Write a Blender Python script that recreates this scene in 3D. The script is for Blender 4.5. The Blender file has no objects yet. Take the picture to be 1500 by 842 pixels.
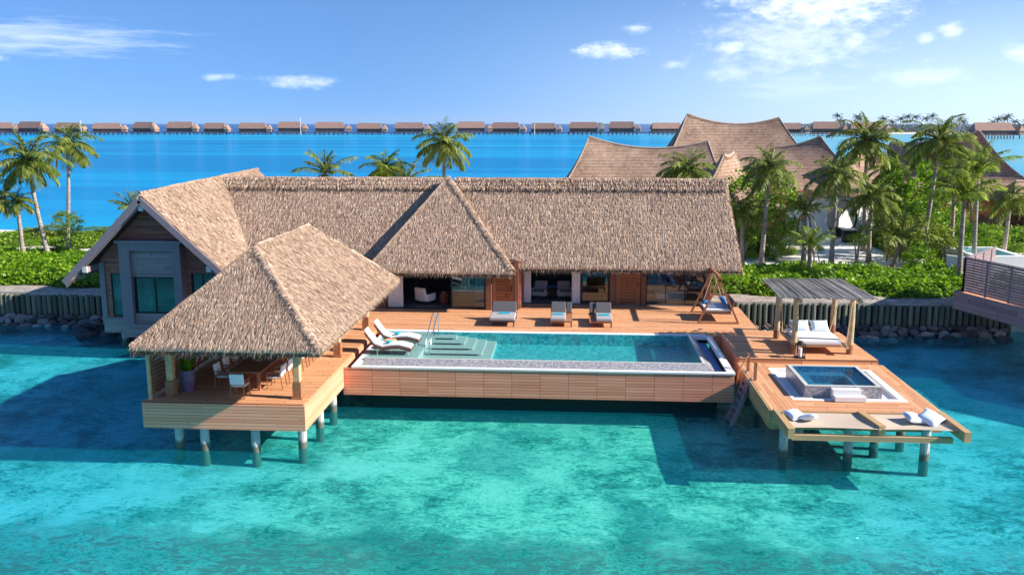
import bpy, math, random
from mathutils import Vector, Matrix, noise
random.seed(7)
R=math.radians; PI=math.pi
sc=bpy.context.scene
col=sc.collection
rnd=random.random
def ru(a,b): return a+(b-a)*rnd()

# ------------------------------------------------------------------ mesh builder
class MB:
    def __init__(s): s.v=[]; s.f=[]
    def add(s,vs,fs):
        n=len(s.v); s.v+=[tuple(p) for p in vs]; s.f+=[tuple(i+n for i in f) for f in fs]; return s
    def box(s,x0,y0,z0,x1,y1,z1):
        return s.add([(x0,y0,z0),(x1,y0,z0),(x1,y1,z0),(x0,y1,z0),(x0,y0,z1),(x1,y0,z1),(x1,y1,z1),(x0,y1,z1)],
          [(3,2,1,0),(4,5,6,7),(0,1,5,4),(1,2,6,5),(2,3,7,6),(3,0,4,7)])
    def obox(s,c,size,rx=0,ry=0,rz=0):
        m=Matrix.Rotation(rz,3,'Z')@Matrix.Rotation(ry,3,'Y')@Matrix.Rotation(rx,3,'X')
        hx,hy,hz=[q/2 for q in size]; c=Vector(c)
        vs=[c+m@Vector(p) for p in [(-hx,-hy,-hz),(hx,-hy,-hz),(hx,hy,-hz),(-hx,hy,-hz),(-hx,-hy,hz),(hx,-hy,hz),(hx,hy,hz),(-hx,hy,hz)]]
        return s.add(vs,[(3,2,1,0),(4,5,6,7),(0,1,5,4),(1,2,6,5),(2,3,7,6),(3,0,4,7)])
    def beam(s,p,q,w,h=None):
        h=h or w; p=Vector(p); q=Vector(q); d=(q-p).normalized()
        up=Vector((0,0,1)) if abs(d.z)<.95 else Vector((0,1,0))
        a=d.cross(up).normalized()*w/2; b=a.normalized().cross(d)*h/2
        vs=[p-a-b,p+a-b,p+a+b,p-a+b,q-a-b,q+a-b,q+a+b,q-a+b]
        return s.add(vs,[(0,1,2,3),(7,6,5,4),(0,4,5,1),(1,5,6,2),(2,6,7,3),(3,7,4,0)])
    def tube(s,pts,rad,n=8,cap=True):
        pts=[Vector(p) for p in pts]
        if not isinstance(rad,(list,tuple)): rad=[rad]*len(pts)
        base=len(s.v); prev=None
        for i,p in enumerate(pts):
            d=(pts[min(i+1,len(pts)-1)]-pts[max(i-1,0)]).normalized()
            if prev is None:
                up=Vector((0,0,1)) if abs(d.z)<.9 else Vector((0,1,0))
                a=d.cross(up).normalized()
            else: a=(prev-d*prev.dot(d)).normalized()
            prev=a; b=d.cross(a)
            for k in range(n):
                t=2*PI*k/n; s.v.append(tuple(p+(a*math.cos(t)+b*math.sin(t))*rad[i]))
        for i in range(len(pts)-1):
            for k in range(n):
                k2=(k+1)%n; s.f.append((base+i*n+k,base+i*n+k2,base+(i+1)*n+k2,base+(i+1)*n+k))
        if cap:
            s.f.append(tuple(base+k for k in range(n))[::-1]); s.f.append(tuple(base+(len(pts)-1)*n+k for k in range(n)))
        return s
    def lathe(s,prof,c=(0,0,0),n=16):
        base=len(s.v)
        for r,z in prof:
            for k in range(n):
                t=2*PI*k/n; s.v.append((c[0]+r*math.cos(t),c[1]+r*math.sin(t),c[2]+z))
        for i in range(len(prof)-1):
            for k in range(n):
                k2=(k+1)%n; s.f.append((base+i*n+k,base+i*n+k2,base+(i+1)*n+k2,base+(i+1)*n+k))
        s.f.append(tuple(base+k for k in range(n))[::-1]); s.f.append(tuple(base+(len(prof)-1)*n+k for k in range(n)))
        return s
    def slab(s,poly,off):
        """polygon extruded by vector off"""
        n=len(poly); off=Vector(off); P=[Vector(p) for p in poly]
        vs=P+[p+off for p in P]
        fs=[tuple(range(n)),tuple(range(2*n-1,n-1,-1))]+[(i,n+i,n+(i+1)%n,(i+1)%n) for i in range(n)]
        return s.add(vs,fs)
def tag(o,label=None,cat=None,group=None,kind=None):
    if label: o['label']=label
    if cat: o['category']=cat
    if group: o['group']=group
    if kind: o['kind']=kind
    return o
def root(name,loc,label,cat,group=None,rz=0):
    o=bpy.data.objects.new(name,None); col.objects.link(o); o.location=loc; o.rotation_euler=(0,0,rz)
    o.empty_display_size=.2
    return tag(o,label,cat,group)
def build(name,mb,mat,parent=None,world=True,smooth=False,bevel=0,seg=2,label=None):
    """links mb as one mesh; with world=True the coordinates are world coordinates even under a parent"""
    me=bpy.data.meshes.new(name); v=mb.v
    o=bpy.data.objects.new(name,me); col.objects.link(o)
    org=Vector((0,0,0))
    if parent:
        o.parent=parent
        if world:
            p=parent; 
            while p: org+=p.location; p=p.parent
            v=[(a-org.x,b-org.y,c-org.z) for a,b,c in v]
    me.from_pydata(v,[],mb.f); me.update()
    if mat: me.materials.append(mat)
    if smooth:
        for p in me.polygons: p.use_smooth=True
    if bevel:
        m=o.modifiers.new('b','BEVEL'); m.width=bevel; m.segments=seg; m.limit_method='ANGLE'; m.angle_limit=R(40)
    if label: o['label']=label
    return o
def builds(name,mb,mat,parent=None,world=True,**k):
    """one object for every closed piece of mb (boxes, beams, tubes)"""
    n=len(mb.v); par=list(range(n))
    def fd(i):
        while par[i]!=i: par[i]=par[par[i]]; i=par[i]
        return i
    for f in mb.f:
        for q in f[1:]: par[fd(q)]=fd(f[0])
    gr={}
    for i in range(n): gr.setdefault(fd(i),[]).append(i)
    for g in gr.values():
        ix={v:i for i,v in enumerate(g)}; m=MB(); m.v=[mb.v[i] for i in g]; m.f=[tuple(ix[i] for i in f) for f in mb.f if f[0] in ix]
        o=build(name,m,mat,parent,world,**k)
    return o
def solo(name,mb,mat,label,cat,group=None,loc=None,**k):
    loc=Vector(loc or mb.v[0])
    m2=MB(); m2.v=[(a-loc.x,b-loc.y,c-loc.z) for a,b,c in mb.v]; m2.f=mb.f
    o=build(name,m2,mat,None,**k); o.location=loc
    return tag(o,label,cat,group)
def struct(name,mb,mat,kind='structure',**k):
    o=build(name,mb,mat,None,**k); o['kind']=kind; return o
def copy_tree(o,parent=None):
    c=o.copy(); col.objects.link(c)
    if parent: c.parent=parent; 
    for ch in list(o.children): copy_tree(ch,c)
    return c

# ------------------------------------------------------------------ node helpers
class NT:
    def __init__(s,t): s.t=t; s.n=t.nodes; s.l=t.links
    def new(s,ty,**k):
        n=s.n.new(ty)
        for a,b in k.items(): setattr(n,a,b)
        return n
    def inp(s,node,i,v):
        if hasattr(v,'is_output') or isinstance(v,bpy.types.NodeSocket): s.l.new(v,node.inputs[i])
        else: node.inputs[i].default_value=v
    def math(s,op,a,b=0.0,c=None,clamp=False):
        n=s.new('ShaderNodeMath',operation=op,use_clamp=clamp); s.inp(n,0,a); s.inp(n,1,b)
        if c is not None: s.inp(n,2,c)
        return n.outputs[0]
    def mix(s,f,a,b,bt='MIX'):
        n=s.new('ShaderNodeMix',data_type='RGBA',blend_type=bt)
        s.inp(n,0,f); s.inp(n,6,a if not isinstance(a,tuple) else (*a[:3],1)); s.inp(n,7,b if not isinstance(b,tuple) else (*b[:3],1))
        return n.outputs[2]
    def ramp(s,f,stops):
        n=s.new('ShaderNodeValToRGB'); e=n.color_ramp.elements
        while len(e)<len(stops): e.new(.5)
        for x,(p,c) in zip(e,stops): x.position=p; x.color=(*c,1) if len(c)==3 else c
        s.inp(n,0,f); return n.outputs[0]
    def smooth(s,x,a,b):
        n=s.new('ShaderNodeMapRange',interpolation_type='SMOOTHSTEP'); s.inp(n,0,x); n.inputs[1].default_value=a; n.inputs[2].default_value=b
        return n.outputs[0]
    def noise(s,vec,scale,detail=3,rough=.5,out=0,dist=0):
        n=s.new('ShaderNodeTexNoise'); s.l.new(vec,n.inputs['Vector']); n.inputs['Scale'].default_value=scale
        n.inputs['Detail'].default_value=detail; n.inputs['Roughness'].default_value=rough; n.inputs['Distortion'].default_value=dist
        return n.outputs[out]
    def scale(s,vec,sx,sy,sz):
        n=s.new('ShaderNodeMapping'); s.l.new(vec,n.inputs[0]); n.inputs['Scale'].default_value=(sx,sy,sz); return n.outputs[0]
    def sep(s,vec):
        n=s.new('ShaderNodeSeparateXYZ'); s.l.new(vec,n.inputs[0]); return n.outputs
def mat(name):
    m=bpy.data.materials.new(name); m.use_nodes=True; m.node_tree.nodes.clear(); return m,NT(m.node_tree)
def finish(t,shader,disp=None):
    o=t.new('ShaderNodeOutputMaterial'); t.l.new(shader,o.inputs[0])
def principled(t,colr,rough=.6,spec=.3,metal=0,normal=None,**k):
    b=t.new('ShaderNodeBsdfPrincipled')
    t.inp(b,'Base Color',colr if not isinstance(colr,tuple) else (*colr[:3],1)); t.inp(b,'Roughness',rough)
    b.inputs['Specular IOR Level'].default_value=spec; b.inputs['Metallic'].default_value=metal
    if normal is not None: t.l.new(normal,b.inputs['Normal'])
    return b.outputs[0]
def bump(t,h,strength=.4,dist=.02):
    n=t.new('ShaderNodeBump'); t.l.new(h,n.inputs['Height']); n.inputs['Strength'].default_value=strength; n.inputs['Distance'].default_value=dist; return n.outputs[0]
def objc(t): return t.new('ShaderNodeTexCoord').outputs['Object']
def plain(name,c,rough=.6,var=.12,scale=3,spec=.3,metal=0,b=0,bs=30):
    m,t=mat(name); co=objc(t); n=t.noise(co,scale,4,.6)
    d=tuple(x*(1-var) for x in c); l=tuple(min(1,x*(1+var)) for x in c)
    nrm=bump(t,t.noise(co,bs,3),b,.02) if b else None
    finish(t,principled(t,t.ramp(n,[(.3,d),(.7,l)]),rough,spec,metal,nrm)); return m
def planks(name,c1,c2,across='Y',w=.14,along='X',L=2.4,gap=.07,gapc=None,rough=.65,stagger=.37,jg=.012,grey=0):
    m,t=mat(name); co=objc(t); s=t.sep(co); ix={'X':0,'Y':1,'Z':2}
    a=t.math('DIVIDE',s[ix[across]],w); ida=t.math('FLOOR',a); fa=t.math('FRACT',t.math('ADD',a,1000.))
    b=t.math('ADD',t.math('DIVIDE',s[ix[along]],L),t.math('MULTIPLY',ida,stagger)); idb=t.math('FLOOR',b); fb=t.math('FRACT',t.math('ADD',b,1000.))
    cv=t.new('ShaderNodeCombineXYZ'); t.l.new(ida,cv.inputs[0]); t.l.new(idb,cv.inputs[1])
    wn=t.new('ShaderNodeTexWhiteNoise',noise_dimensions='2D'); t.l.new(cv.outputs[0],wn.inputs['Vector'])
    sc_=[14,14,14]; sc_[ix[along]]=1.2
    g=t.noise(t.scale(co,*sc_),1.5,4,.6)
    big=t.noise(co,.5,3,.5)
    v=t.math('ADD',t.math('MULTIPLY',wn.outputs[0],.5),t.math('MULTIPLY',t.math('ADD',g,big),.28))
    c=t.ramp(v,[(.15,c1),(.85,c2)])
    wr=t.smooth(t.noise(co,.9,5,.65),.48,.72); c=t.mix(t.math('MULTIPLY',wr,.14),c,tuple(.5*x+.17 for x in c2))
    gm=t.math('MAXIMUM',t.math('LESS_THAN',fa,gap),t.math('LESS_THAN',fb,jg))
    c=t.mix(t.math('MULTIPLY',gm,.75),c,gapc or tuple(x*.25 for x in c1))
    h=t.math('SUBTRACT',t.math('MULTIPLY',g,.2),gm)
    finish(t,principled(t,c,rough,.25,0,bump(t,h,.5,.01))); return m
def leafmat(name,stops,trans=.35,rough=.45):
    m,t=mat(name); g=t.new('ShaderNodeNewGeometry'); r=g.outputs['Random Per Island']
    n=t.noise(objc(t),.45,3); v=t.math('ADD',t.math('MULTIPLY',r,.52),t.math('MULTIPLY',t.math('SUBTRACT',n,.18),.85))
    c=t.ramp(v,stops)
    d=principled(t,c,rough,.35); tr=t.new('ShaderNodeBsdfTranslucent'); t.l.new(t.mix(1.,c,(1.,1.,.55),'MULTIPLY'),tr.inputs[0])
    mx=t.new('ShaderNodeMixShader'); mx.inputs[0].default_value=trans; t.l.new(d,mx.inputs[1]); t.l.new(tr.outputs[0],mx.inputs[2])
    finish(t,mx.outputs[0]); return m
def straw(name,c1,c2,c3):
    m,t=mat(name); g=t.new('ShaderNodeNewGeometry'); co=objc(t)
    v=t.math('ADD',t.math('MULTIPLY',g.outputs['Random Per Island'],.62),t.math('MULTIPLY',t.math('ADD',t.noise(co,.45,4),t.noise(co,1.6,3)),.22))
    c=t.ramp(v,[(.1,c1),(.5,c2),(.92,c3)])
    finish(t,principled(t,c,.9,.1)); return m

M={}
M['straw']=straw('straw',(.16,.09,.06),(.46,.315,.225),(.76,.57,.42))
M['straw_far']=plain('straw_far',(.36,.23,.17),.9,.25,.4)
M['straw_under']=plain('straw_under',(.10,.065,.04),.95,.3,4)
M['deck']=planks('deck_boards',(.52,.22,.10),(.80,.42,.215),'Y',.145,'X',2.8,.09)
M['deckY']=planks('deck_boards_long',(.52,.22,.10),(.80,.42,.215),'X',.145,'Y',2.8,.09)
M['fascia']=planks('fascia_boards',(.80,.29,.15),(.97,.45,.27),'Z',.115,'X',3.1,.15,jg=.004)
M['fasciaY']=planks('fascia_boards_side',(.80,.29,.15),(.97,.45,.27),'Z',.115,'Y',3.1,.15,jg=.004)
M['pool_fascia']=planks('pool_fascia_boards',(.66,.22,.12),(.92,.38,.235),'Z',.12,'X',1.12,.15,stagger=0,jg=.018)
M['pool_fasciaY']=planks('pool_fascia_side',(.66,.22,.12),(.92,.38,.235),'Z',.12,'Y',1.12,.15,stagger=0,jg=.018)
M['siding']=planks('siding_brown',(.28,.095,.065),(.56,.215,.15),'Z',.13,'X',2.2,.09)
M['sidingY']=planks('siding_brown_side',(.28,.095,.065),(.56,.215,.15),'Z',.13,'Y',2.2,.09)
M['siding_grey']=planks('siding_grey',(.28,.20,.19),(.46,.35,.33),'Z',.11,'X',3,.09)
M['siding_purple']=planks('siding_weathered',(.23,.165,.165),(.40,.30,.30),'Z',.22,'Y',3,.06)
M['trimgrey']=plain('trim_greyed_wood',(.30,.235,.25),.7,.12,6)
M['trim']=plain('trim_brown',(.20,.085,.05),.6,.2,5)
M['doorwood']=planks('door_slats',(.16,.055,.022),(.40,.16,.06),'Z',.16,'X',5,.12)
M['lightwood']=plain('light_wood',(.72,.42,.22),.6,.2,8)
M['beamwood']=planks('beam_wood',(.45,.27,.12),(.66,.44,.23),'Z',.11,'Y',3,.06)
M['teak']=plain('teak',(.36,.16,.075),.55,.2,9)
M['pole']=plain('peeled_log',(.50,.38,.22),.75,.25,5,b=.3)
M['pole_foot']=plain('post_foot',(.30,.14,.07),.7,.2,6)
M['stick']=leafmat('roof_sticks',[(.1,(.11,.10,.09)),(.5,(.30,.28,.26)),(.9,(.55,.52,.47))],0,.8)
M['concrete']=plain('concrete_pile',(.52,.50,.48),.8,.15,3,b=.3)
def pilemat():
    m,t=mat('pile_concrete'); g=t.new('ShaderNodeNewGeometry'); s=t.sep(g.outputs['Position']); n=t.noise(g.outputs['Position'],3,4,.6); v=t.noise(t.scale(g.outputs['Position'],6,6,.6),1.5,3)
    c=t.ramp(n,[(.3,(.40,.385,.37)),(.7,(.56,.545,.52))]); c=t.mix(t.math('MULTIPLY',t.smooth(v,.55,.7),.4),c,(.30,.26,.22))
    st=t.smooth(t.math('ADD',s[2],t.math('MULTIPLY',n,.35)),.52,.36); c=t.mix(t.math('MULTIPLY',st,.85),c,(.075,.085,.05))
    finish(t,principled(t,c,.8,.2,0,bump(t,n,.4,.02))); return m
M['concrete']=pilemat()
M['white']=plain('white_coping',(.83,.80,.77),.5,.05,3)
M['wall_white']=plain('white_render',(.85,.85,.84),.8,.05,1)
M['whitefab']=plain('white_fabric',(.86,.85,.83),.9,.04,6)
M['cream']=plain('cream_fabric',(.72,.68,.58),.9,.06,6)
M['greyfab']=plain('grey_fabric',(.10,.092,.098),.9,.1,12,b=.2,bs=80)
M['lightgrey']=plain('light_grey_fabric',(.38,.36,.365),.9,.08,12)
M['darkgrey']=plain('dark_grey',(.08,.075,.085),.6,.15,6)
M['wicker']=plain('dark_wicker',(.14,.07,.05),.7,.4,30,b=.5,bs=60)
M['towel']=plain('turquoise_towel',(.02,.42,.55),.9,.15,20)
M['bluefab']=plain('blue_fabric',(.03,.16,.38),.9,.25,12)
M['dark']=plain('dark_metal',(.02,.02,.022),.4,.1,5)
M['steel']=plain('steel',(.75,.75,.75),.2,.03,5,.5,1)
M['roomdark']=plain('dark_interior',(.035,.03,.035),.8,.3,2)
M['tile']=plain('grey_tile',(.20,.19,.22),.4,.1,2)
M['purple']=plain('purple_glaze',(.20,.12,.20),.4,.15,6)
M['rope']=plain('rope',(.62,.47,.28),.9,.15,20)
M['red']=plain('red_lacquer',(.22,.05,.04),.4,.3,10)
M['log']=None
def logmat():
    m,t=mat('seawall_log'); co=objc(t); s=t.sep(co)
    r=t.new('ShaderNodeObjectInfo').outputs['Random']
    n=t.noise(t.scale(co,8,8,.9),1.2,5,.65)
    v=t.math('ADD',t.math('MULTIPLY',r,.4),t.math('MULTIPLY',n,.7))
    c=t.ramp(v,[(.2,(.06,.065,.045)),(.55,(.17,.175,.125)),(.9,(.34,.33,.24))])
    # tide stain near the bottom, a mark of its own
    st=t.smooth(t.math('ADD',s[2],t.math('MULTIPLY',n,.4)),.75,.35)
    c=t.mix(t.math('MULTIPLY',st,.6),c,(.12,.06,.05))
    finish(t,principled(t,c,.9,.1,0,bump(t,n,.5,.03))); return m
M['log']=logmat()
def rockmat():
    m,t=mat('rock'); co=objc(t); r=t.new('ShaderNodeObjectInfo').outputs['Random']
    n=t.noise(co,3,5,.7); v=t.math('ADD',t.math('MULTIPLY',r,.5),t.math('MULTIPLY',n,.5))
    c=t.ramp(v,[(.2,(.05,.045,.045)),(.5,(.16,.14,.13)),(.85,(.50,.46,.41))])
    finish(t,principled(t,c,.85,.2,0,bump(t,n,.6,.05))); return m
M['rock']=rockmat()
M['rockdark']=plain('wet_rock',(.05,.05,.06),.4,.5,2,b=.6,bs=5)
def trunkmat():
    m,t=mat('palm_trunk'); co=objc(t); s=t.sep(co)
    ring=t.math('FRACT',t.math('ADD',t.math('MULTIPLY',s[2],4.5),t.math('MULTIPLY',t.noise(co,3,2),.8)))
    n=t.noise(co,4,4)
    c=t.ramp(n,[(.3,(.24,.19,.16)),(.7,(.46,.40,.35))])
    c=t.mix(t.math('MULTIPLY',t.math('LESS_THAN',ring,.2),.5),c,(.12,.09,.07))
    finish(t,principled(t,c,.9,.1,0,bump(t,ring,.4,.03))); return m
M['trunk']=trunkmat()
M['palm']=leafmat('palm_leaf',[(.1,(.06,.10,.02)),(.5,(.22,.29,.05)),(.95,(.58,.58,.20))],.5)
M['palm_yellow']=leafmat('palm_leaf_young',[(.1,(.09,.15,.015)),(.5,(.27,.38,.03)),(.95,(.58,.60,.08))],.35)
M['leaf']=leafmat('bush_leaf',[(.1,(.05,.12,.012)),(.5,(.19,.34,.025)),(.95,(.48,.58,.08))],.5)
M['leaf_bright']=leafmat('cover_leaf',[(.08,(.05,.14,.008)),(.45,(.16,.34,.012)),(.95,(.38,.54,.04))],.45)
M['leaf_olive']=leafmat('olive_leaf',[(.1,(.05,.10,.02)),(.5,(.24,.31,.05)),(.95,(.55,.56,.18))],.5)
M['leaf_far']=leafmat('far_leaf',[(.1,(.03,.05,.03)),(.5,(.07,.10,.05)),(.95,(.12,.15,.08))],.2)
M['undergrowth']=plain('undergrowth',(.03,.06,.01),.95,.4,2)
def sandmat():
    m,t=mat('sand'); co=objc(t); n=t.noise(co,.8,5,.6); k=t.noise(co,12,3)
    c=t.ramp(n,[(.3,(.60,.53,.44)),(.7,(.80,.75,.66))])
    c=t.mix(t.math('MULTIPLY',t.math('GREATER_THAN',k,.66),.5),c,(.30,.24,.18))
    finish(t,principled(t,c,.95,.1,0,bump(t,n,.4,.1))); return m
M['sand']=sandmat()
def shoremat():
    m,t=mat('shore_sand'); co=objc(t); n=t.noise(co,1.5,5,.65); k=t.noise(co,7,4,.6)
    c=t.ramp(n,[(.3,(.26,.22,.19)),(.7,(.50,.45,.39))]); c=t.mix(t.smooth(k,.55,.68),c,(.14,.11,.08))  # shade on the strip is put into this darker sand; specks are debris
    finish(t,principled(t,c,.95,.1,0,bump(t,k,.6,.08))); return m
M['shore']=shoremat()
def mosaic(name,a,b,c_,scale=22,rough=.35):
    m,t=mat(name); co=objc(t); v=t.new('ShaderNodeTexVoronoi',feature='F1'); t.l.new(co,v.inputs['Vector']); v.inputs['Scale'].default_value=scale; v.inputs['Randomness'].default_value=.6
    s=t.sep(v.outputs['Color']); c=t.ramp(s[0],[(.1,a),(.5,b),(.9,c_)])
    finish(t,principled(t,c,rough,.5)); return m
M['mosaic']=mosaic('grey_mosaic',(.17,.165,.19),(.29,.28,.30),(.46,.44,.43),24)
M['pool_tile']=mosaic('pool_tile',(.02,.34,.38),(.04,.50,.52),(.12,.64,.62),9)
M['ledge']=plain('pool_ledge_stone',(.55,.56,.50),.6,.08,3)
M['tubblue']=mosaic('tub_tile',(.02,.12,.28),(.04,.19,.36),(.08,.27,.44),14)
M['gutter']=plain('gutter_blue',(.10,.22,.50),.5,.1,3)
def glassmat(name,tint,k=.5,rough=.02):
    m,t=mat(name); fr=t.new('ShaderNodeFresnel'); fr.inputs[0].default_value=1.5
    tr=t.new('ShaderNodeBsdfTransparent'); tr.inputs[0].default_value=(*tint,1)
    gl=t.new('ShaderNodeBsdfGlossy'); gl.inputs['Roughness'].default_value=rough; gl.inputs[0].default_value=(.9,.95,1,1)
    mx=t.new('ShaderNodeMixShader'); t.l.new(t.math('ADD',t.math('MULTIPLY',fr.outputs[0],k),.05),mx.inputs[0]); t.l.new(tr.outputs[0],mx.inputs[1]); t.l.new(gl.outputs[0],mx.inputs[2])
    finish(t,mx.outputs[0]); return m
M['glass']=glassmat('window_glass',(.50,.62,.64),.8)
M['clearglass']=glassmat('clear_glass',(.75,.85,.86),.7)
def netmat():
    m,t=mat('hammock_net'); co=objc(t); s=t.sep(co)
    a=t.math('LESS_THAN',t.math('FRACT',t.math('ADD',t.math('MULTIPLY',t.math('ADD',s[0],s[1]),14.),500.)),.82)
    b=t.math('LESS_THAN',t.math('FRACT',t.math('ADD',t.math('MULTIPLY',t.math('SUBTRACT',s[0],s[1]),14.),500.)),.72)
    tr=t.new('ShaderNodeBsdfTransparent'); d=principled(t,(.60,.48,.37),.9,.1)
    mx=t.new('ShaderNodeMixShader'); t.l.new(t.math('MAXIMUM',a,b),mx.inputs[0]); t.l.new(tr.outputs[0],mx.inputs[1]); t.l.new(d,mx.inputs[2])
    finish(t,mx.outputs[0]); return m
M['net']=netmat()
def stripefab():
    m,t=mat('striped_pillow'); co=objc(t); s=t.sep(co)
    f=t.math('FRACT',t.math('ADD',t.math('MULTIPLY',s[0],9.),100.))
    c=t.ramp(f,[(.0,(.82,.85,.88)),(.45,(.80,.84,.88)),(.55,(.35,.55,.75)),(1.,(.75,.8,.86))])
    finish(t,principled(t,c,.9,.1)); return m
M['stripe']=stripefab()
M['paleblue']=plain('pale_blue_fabric',(.62,.70,.80),.9,.1,6)

# ------------------------------------------------------------------ water and seabed
def watermat(name,tint,k,kmax,bscale,bstr,rough=.06,body=(0,0,0,0),far=None):
    m,t=mat(name); g=t.new('ShaderNodeNewGeometry'); p=g.outputs['Position']
    w=t.math('ADD',t.noise(t.scale(p,.75,1.5,1),bscale,4,.6,dist=.6),t.math('MULTIPLY',t.noise(t.scale(p,.8,1.6,1),bscale*4.5,3,.6),.35))
    nb=bump(t,w,bstr,.25)
    fr=t.new('ShaderNodeFresnel'); fr.inputs[0].default_value=1.33; t.l.new(nb,fr.inputs['Normal'])
    f=t.math('MINIMUM',t.math('MULTIPLY',fr.outputs[0],k),kmax)
    tr=t.new('ShaderNodeBsdfTransparent'); bodyc=(*body[:3],1)
    if far:
        far_=t.smooth(t.sep(p)[1],52.,100.); tint=t.mix(far_,tint,far[0]); bodyc=t.mix(far_,body[:3],far[1]); rt=t.math('MULTIPLY',far_,t.smooth(t.sep(p)[0],10.,150.)); tint=t.mix(rt,tint,(.62,.92,.98)); bodyc=t.mix(rt,bodyc,(.25,.55,.70))  # far water pales to the right: sun glare put into its colour
    t.inp(tr,0,(*tint,1) if isinstance(tint,tuple) else tint)
    gl=t.new('ShaderNodeBsdfGlossy'); gl.inputs['Roughness'].default_value=rough; t.l.new(nb,gl.inputs['Normal'])
    df=t.new('ShaderNodeBsdfDiffuse'); t.inp(df,0,bodyc); m0=t.new('ShaderNodeMixShader'); m0.inputs[0].default_value=body[3]; t.l.new(tr.outputs[0],m0.inputs[1]); t.l.new(df.outputs[0],m0.inputs[2])
    mx=t.new('ShaderNodeMixShader'); t.l.new(f,mx.inputs[0]); t.l.new(m0.outputs[0],mx.inputs[1]); t.l.new(gl.outputs[0],mx.inputs[2])
    finish(t,mx.outputs[0]); return m
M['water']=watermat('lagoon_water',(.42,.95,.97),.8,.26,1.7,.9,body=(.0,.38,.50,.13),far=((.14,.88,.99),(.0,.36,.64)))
M['poolwater']=watermat('pool_water',(.74,.97,.98),.55,.30,1.2,.12,.03,body=(.05,.6,.6,.03))
def seabedmat():
    m,t=mat('seabed'); g=t.new('ShaderNodeNewGeometry'); p=g.outputs['Position']; s=t.sep(p)
    warp=t.new('ShaderNodeVectorMath',operation='MULTIPLY_ADD')
    nz=t.noise(p,.5,3,.5,out=1); t.l.new(nz,warp.inputs[0]); warp.inputs[1].default_value=(1.2,1.2,0); t.l.new(p,warp.inputs[2]); q=warp.outputs[0]
    big=t.noise(q,.13,3,.5); mid=t.noise(q,.6,4,.65); fine=t.noise(t.scale(q,1,1.6,1),2.8,4,.7); fine2=t.noise(t.scale(q,1,1.5,1),7,3,.7)
    v=t.math('ADD',t.math('ADD',t.math('MULTIPLY',big,.30),t.math('MULTIPLY',mid,.36)),t.math('ADD',t.math('MULTIPLY',fine,.34),t.math('MULTIPLY',fine2,.27)))
    near=t.ramp(v,[(.50,(.03,.15,.11)),(.565,(.12,.38,.29)),(.62,(.34,.66,.52)),(.67,(.75,.92,.72)),(.74,(1.,1.,.84))])
    # greener shallows by the pavilion, bluer to the sides
    sx=t.smooth(t.math('ADD',t.math('ABSOLUTE',t.math('ADD',s[0],1.)),t.math('MULTIPLY',big,10.)),8.,22.)
    near=t.mix(t.math('MULTIPLY',sx,.9),near,(.38,.70,1.0),'MULTIPLY')
    near=t.mix(t.math('MULTIPLY',t.math('SUBTRACT',1.,sx),.8),near,(.97,.95,.82),'MULTIPLY')
    dk=t.smooth(t.math('ADD',t.noise(q,.22,4,.6),t.math('MULTIPLY',fine,.25)),.62,.78); near=t.mix(t.math('MULTIPLY',dk,.5),near,(.10,.32,.28))
    # coral rubble along the reef edge at the near side, and some heads
    cor=t.math('MULTIPLY',t.smooth(t.math('ADD',s[1],t.math('MULTIPLY',mid,5.)),27.3,25.4),t.smooth(t.math('ADD',t.math('ADD',fine,t.math('MULTIPLY',fine2,.4)),t.math('MULTIPLY',mid,.7)),.95,1.12))
    near=t.mix(t.math('MULTIPLY',cor,.75),near,(.12,.09,.08))
    # the open lagoon beyond the island
    st=t.noise(t.scale(p,.003,.02,1),1.,4,.55); st2=t.noise(t.scale(p,.0015,.012,1),2.3,3,.5)
    lag=t.ramp(st,[(.40,(.0,.36,.64)),(.49,(.01,.47,.76)),(.55,(.05,.56,.82)),(.63,(.34,.72,.86))])
    shelf=t.smooth(t.math('ADD',s[1],t.math('MULTIPLY',st2,60.)),150.,100.)
    lag=t.mix(t.math('MULTIPLY',shelf,.7),lag,(.12,.85,.84))
    rt=t.smooth(s[0],10.,130.)
    lag=t.mix(t.math('MULTIPLY',rt,.7),lag,(.75,.85,.85))  # hazy glare on the right side, mixed into the lagoon colour
    c=t.mix(t.smooth(s[1],50.,90.),near,lag)
    deep=t.smooth(t.math('ADD',s[1],t.math('MULTIPLY',st2,120.)),960.,1100.)
    c=t.mix(deep,c,(.0,.09,.34))
    finish(t,principled(t,c,.95,.0)); return m
M['seabed']=seabedmat()
S=9000
struct('seabed',MB().add([(-S,-200,-.55),(S,-200,-.55),(S,S,-.55),(-S,S,-.55)],[(0,1,2,3)]),M['seabed'])
struct('water',MB().add([(-S,-200,0),(S,-200,0),(S,S,0),(-S,S,0)],[(0,1,2,3)]),M['water'])

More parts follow.
